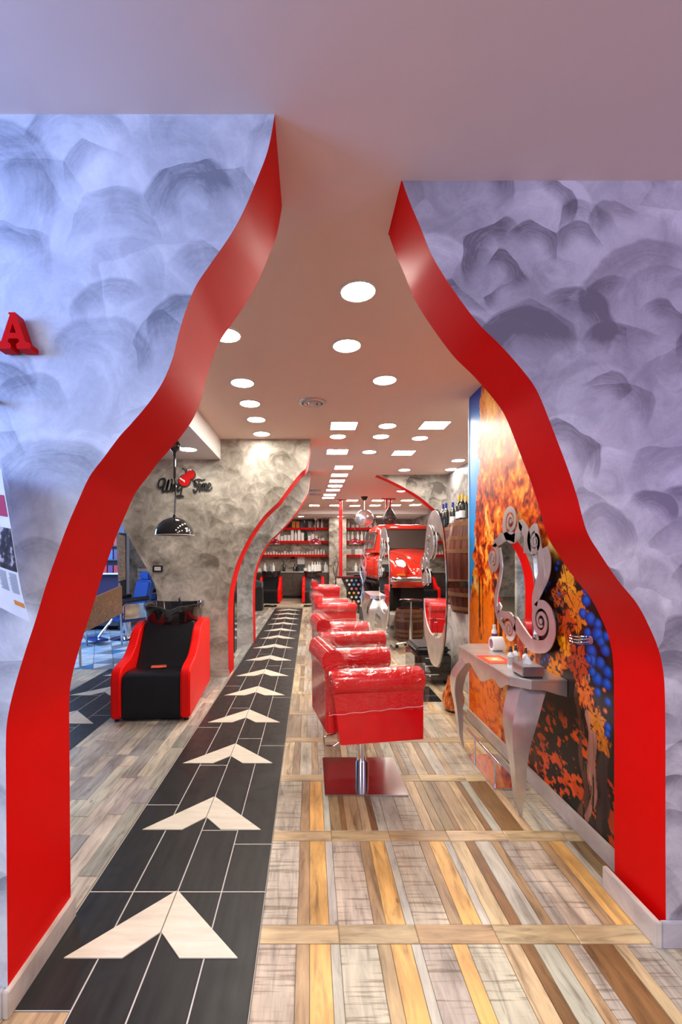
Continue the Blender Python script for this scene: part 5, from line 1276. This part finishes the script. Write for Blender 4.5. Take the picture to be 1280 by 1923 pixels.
for i in range(22):
    f = -math.pi/2+math.pi*(i+.5)/22; cnt = max(4, int(44*math.cos(f)))
    for j in range(cnt):
        a = 2*math.pi*j/cnt; nrm = Vector((math.cos(f)*math.cos(a), math.cos(f)*math.sin(a), math.sin(f)))
        e1_ = Vector((-math.sin(a), math.cos(a), 0)); e2_ = nrm.cross(e1_)
        c = Vector((0,0,bc_))+nrm*.2245; nr = (nrm+Vector((rnd.uniform(-1,1),rnd.uniform(-1,1),rnd.uniform(-1,1)))*.04).normalized(); h_ = .0138
        e1_ = (e1_-nr*e1_.dot(nr)).normalized(); e2_ = nr.cross(e1_)
        tl.add([c+e1_*h_+e2_*h_, c-e1_*h_+e2_*h_, c-e1_*h_-e2_*h_, c+e1_*h_-e2_*h_], [(0,1,2,3)])
o = tl.build('mirror_tiles', simple('ball_tile', (.85,.83,.84), .22, .8, var=0), db, smooth=0); o['kind'] = 'stuff'
MB().lathe([(.0005,CEIL),(.09,CEIL),(.06,CEIL-.06),(.03,CEIL-.09),(.0005,CEIL-.09)], n=18).build('cap', M['black_matte'], db)
MB().cyl((0,0,CEIL-.09),(0,0,bc_+.2),.012,8).build('chain', M['steel'], db)
# twisted branches
def branches(x, y, z0, z1, lb, mat, n_=5, base=0):
    t = thing('twisted_branches', lb, 'branches', (x, y, base))
    for k in range(n_):
        a = k*1.3; pts = [(0.03*math.cos(a)+.045*math.sin(i*.9+a)*(i/10), .03*math.sin(a)+.04*math.cos(i*1.1+a)*(i/10), z0+(z1-z0)*i/12*(1-.1*(k % 3))) for i in range(13)]
        MB().tube(smoothcurve(pts, 3), [.012*(1-i/37*.7) for i in range(37)], 6).build('branch', mat, t)
    MB().lathe([(.0005,0),(.08,0),(.09,.1),(.07,z0+.1),(.0005,z0+.1)], n=16).build('pot', M['dark_grey'], t)
branches((630-CX)*12.35/F, 12.35, .25, 1.62, 'dark twisted branches left of the red pole', M['black_matte'])
branches((681-CX)*10.0/F, 10.0, .25, 1.7, 'silvery twisted branches in front of the record counter', M['silver'], 6)
# folded dark cape bin at the left of the far shampoo chair, and red cart behind the far walls
fb = thing('towel_bin', 'dark bin with folded grey towels beside the far left shampoo chair', 'bin', ((484-CX)*12.2/F, 12.2, 0))
MB().box(-.16,.14,-.15,.15,0,.62).build('body', M['black_matte'], fb, bevel=.02)
for k in range(5): MB().box(-.16+k*.06,-.11+k*.06,-.14,.14,.62,.86-.02*k).build('folded_towel', simple('grey_towel_%d' % k, (.09,.10,.11), .8), fb, bevel=.015)
hd = thing('hood_dryer', 'narrow black trolley stand behind the wine wall edge', 'trolley', ((444-CX)*6.4/F-.06, 6.4, 0))
MB().box(-.05,.05,-.12,.12,.12,1.15).build('body', M['black'], hd, bevel=.02)
for b_ in (-.1, .1): MB().lathe([(.02,-.012),(.045,-.012),(.045,.012),(.02,.012),(.02,-.012)], (0,b_,.045), 16, axis='X').build('caster', M['dark_grey'], hd)
MB().box(-.04,.04,-.10,.10,.08,.12).build('chassis', M['chrome'], hd, smooth=0)

# ------------------------------------------------------------------ barber corner
bch = thing('barber_chair', 'dark blue barber chair with chrome base in the bluish side room', 'chair', (-3.28, 8.0, 0), R(-40))
MB().lathe([(.0005,0),(.27,0),(.28,.02),(.20,.045),(.09,.07),(.0005,.07)], n=28).build('base', M['chrome'], bch)
MB().lathe([(.0005,.06),(.075,.06),(.075,.34),(.0005,.34)], n=18).build('column', M['chrome'], bch)
MB().box(-.26,.26,-.26,.26,.34,.42).build('seat_frame', M['blue_seat'], bch, bevel=.02)
MB().box(-.25,.25,-.28,.24,.42,.54).build('seat', M['blue_seat'], bch, bevel=.04, seg=3)
MB().prism([(.20,.50),(.30,.50),(.42,1.0),(.40,1.06),(.31,1.04)], -.25, .25, 'YZ').build('backrest', M['blue_seat'], bch, bevel=.03, seg=3)
MB().box(-.17,.17,.33,.42,1.04,1.2).build('headrest', M['blue_seat'], bch, bevel=.03, seg=3)
for s_ in (-1, 1):
    MB().tube([(s_*.31,.24,.74),(s_*.31,-.20,.72),(s_*.31,-.28,.64)], .042, 10).build('armrest', M['black_leather'], bch)
    MB().box(s_*.27,s_*.33,-.22,.22,.40,.66).build('arm_panel', M['chrome'], bch, bevel=.02)
fr_ = MB().tube([(0,-.26,.38),(0,-.42,.20),(0,-.50,.10)], .02, 8).build('footrest_arm', M['chrome'], bch)
MB().box(-.22,.22,-.64,-.42,.06,.10).build('footrest', M['blue_seat'], bch, bevel=.012)
MB().tube([(.28,.1,.35),(.40,.05,.12),(.44,-.1,.10)], .012, 8).build('pump_lever', M['chrome'], bch)
b2c = dup(bch, (-3.15, 8.75-.35, 0), R(-20), 'second barber chair farther back, partly hidden behind the first'); b2c['group'] = 'blue barber chairs'; bch['group'] = 'blue barber chairs'
b2c.location = (-3.15, 9.5, 0)
# wooden display stand on thin legs
ds = thing('display_stand', 'brown patterned board stand on thin metal legs beside the left red reveal', 'stand', (0,0,0))
ya, yb = 7.1, 6.0
p1 = (XZ(222,1090,7.2)[0], 7.2, 1.08); 
bd = MB()
q0 = Vector(P(225,1100,7.2)); q1 = Vector(P(226,1152,7.2)); q2 = Vector(P(150,1190,6.2)); q3 = Vector(P(160,1128,6.2)); off = Vector((0.02,.03,0))
bd.add([q0,q1,q2,q3,q0+off,q1+off,q2+off,q3+off], [(0,1,2,3),(7,6,5,4),(0,4,5,1),(1,5,6,2),(2,6,7,3),(3,7,4,0)]).build('sloped_board', M['map'], ds, smooth=0)
r0 = Vector(P(218,1003,7.2)); r1 = Vector(P(233,1006,7.2)); r2 = Vector(P(234,1088,7.2)); r3 = Vector(P(222,1092,7.2)); off = Vector((0,.04,0))
MB().add([r0,r1,r2,r3,r0+off,r1+off,r2+off,r3+off], [(0,1,2,3),(7,6,5,4),(0,4,5,1),(1,5,6,2),(2,6,7,3),(3,7,4,0)]).build('upright_board', M['map'], ds, smooth=0)
def leg_(a, b_): MB().tube([a, b_], .016, 8).build('leg', M['steel'], ds)
x, y = FL(229, 1212); leg_((x, y, 0), (P(224,1095,7.22)[0], 7.22, P(224,1095,7.22)[2]))
x, y = FL(163, 1212); leg_((x, y, 0), (P(160,1150,6.9)[0], 6.9, P(160,1150,6.9)[2]))
x, y = FL(151, 1252); leg_((x, y, 0), (P(148,1150,6.1)[0], 6.1, P(148,1150,6.1)[2]))
# shelf unit with red items behind
su = thing('display_shelf', 'dark shelf unit with red and purple packages in the side room', 'shelf', (-4.25, 8.9, 0))
MB().box(-.45,.45,0,.3,.1,.16).build('shelf_board', M['dark_grey'], su, smooth=0); MB().box(-.47,.47,0,.3,1.12,1.15).build('shelf_board', M['silver'], su, smooth=0)
MB().box(-.47,.47,.28,.31,0,1.95).build('back_panel', simple('purple_panel', (.05,.02,.09), .5), su, smooth=0)
for x in (-.47,.44): MB().box(x,x+.03,0,.3,0,1.95).build('side_panel', M['black_matte'], su, smooth=0)
for z in (1.40,1.68,1.93): MB().box(-.45,.45,0,.3,z,z+.02).build('shelf_board', M['dark_grey'], su, smooth=0)
pk = [simple('red_package', (.6,.02,.03), .4), simple('purple_package', (.15,.03,.2), .4), simple('blue_package', (.03,.15,.4), .4)]
for r_, z in enumerate((1.15,1.42,1.70)):
    for k in range(7):
        o = MB().box(-.05,.05,-.05,.05,0,.15+.05*((k*3+r_) % 3)).build('package', pk[(k*2+r_) % 3 if (k+r_) % 4 else 0], bevel=.004)
        o.location = (-4.25-.36+k*.12, 9.03, z); cn = ['red','purple','blue'][(k*2+r_) % 3 if (k+r_) % 4 else 0]
        tag(o, '%s package on the %s board of the dark shelf unit' % (cn, ('lowest', 'middle', 'top')[r_]), 'package', '%s packages on the shelf unit' % cn)
pb = thing('paper_rack', 'white slatted paper rack behind the curved plaster edge', 'rack', (*P(272,1085,10.2)[:2], 0))
for k in range(4): MB().box(-.17,.17,0,.02,.86+k*.09,.93+k*.09).build('slat', M['white'], pb, smooth=0)
for s_ in (-.15,.15): MB().box(s_-.012,s_+.012,.021,.035,0,1.22).build('post', M['steel'], pb, smooth=0)

# ------------------------------------------------------------------ look-alikes in rows get their place in the row
ORD = 'first second third fourth fifth sixth seventh eighth ninth tenth eleventh twelfth thirteenth fourteenth fifteenth sixteenth seventeenth eighteenth nineteenth twentieth'.split()
ORD += ['twenty-'+w_ for w_ in ORD[:9]]+['thirtieth']
by = {}
for o in COL.objects:
    if o.get('category') and o.get('label'): by.setdefault(o['label'], []).append(o)
for lb, os_ in by.items():
    if len(os_) > 1 and len(os_) <= len(ORD):
        for k, o in enumerate(sorted(os_, key=lambda q: q.location.x)): o['label'] = '%s from the left, %s' % (ORD[k], lb)
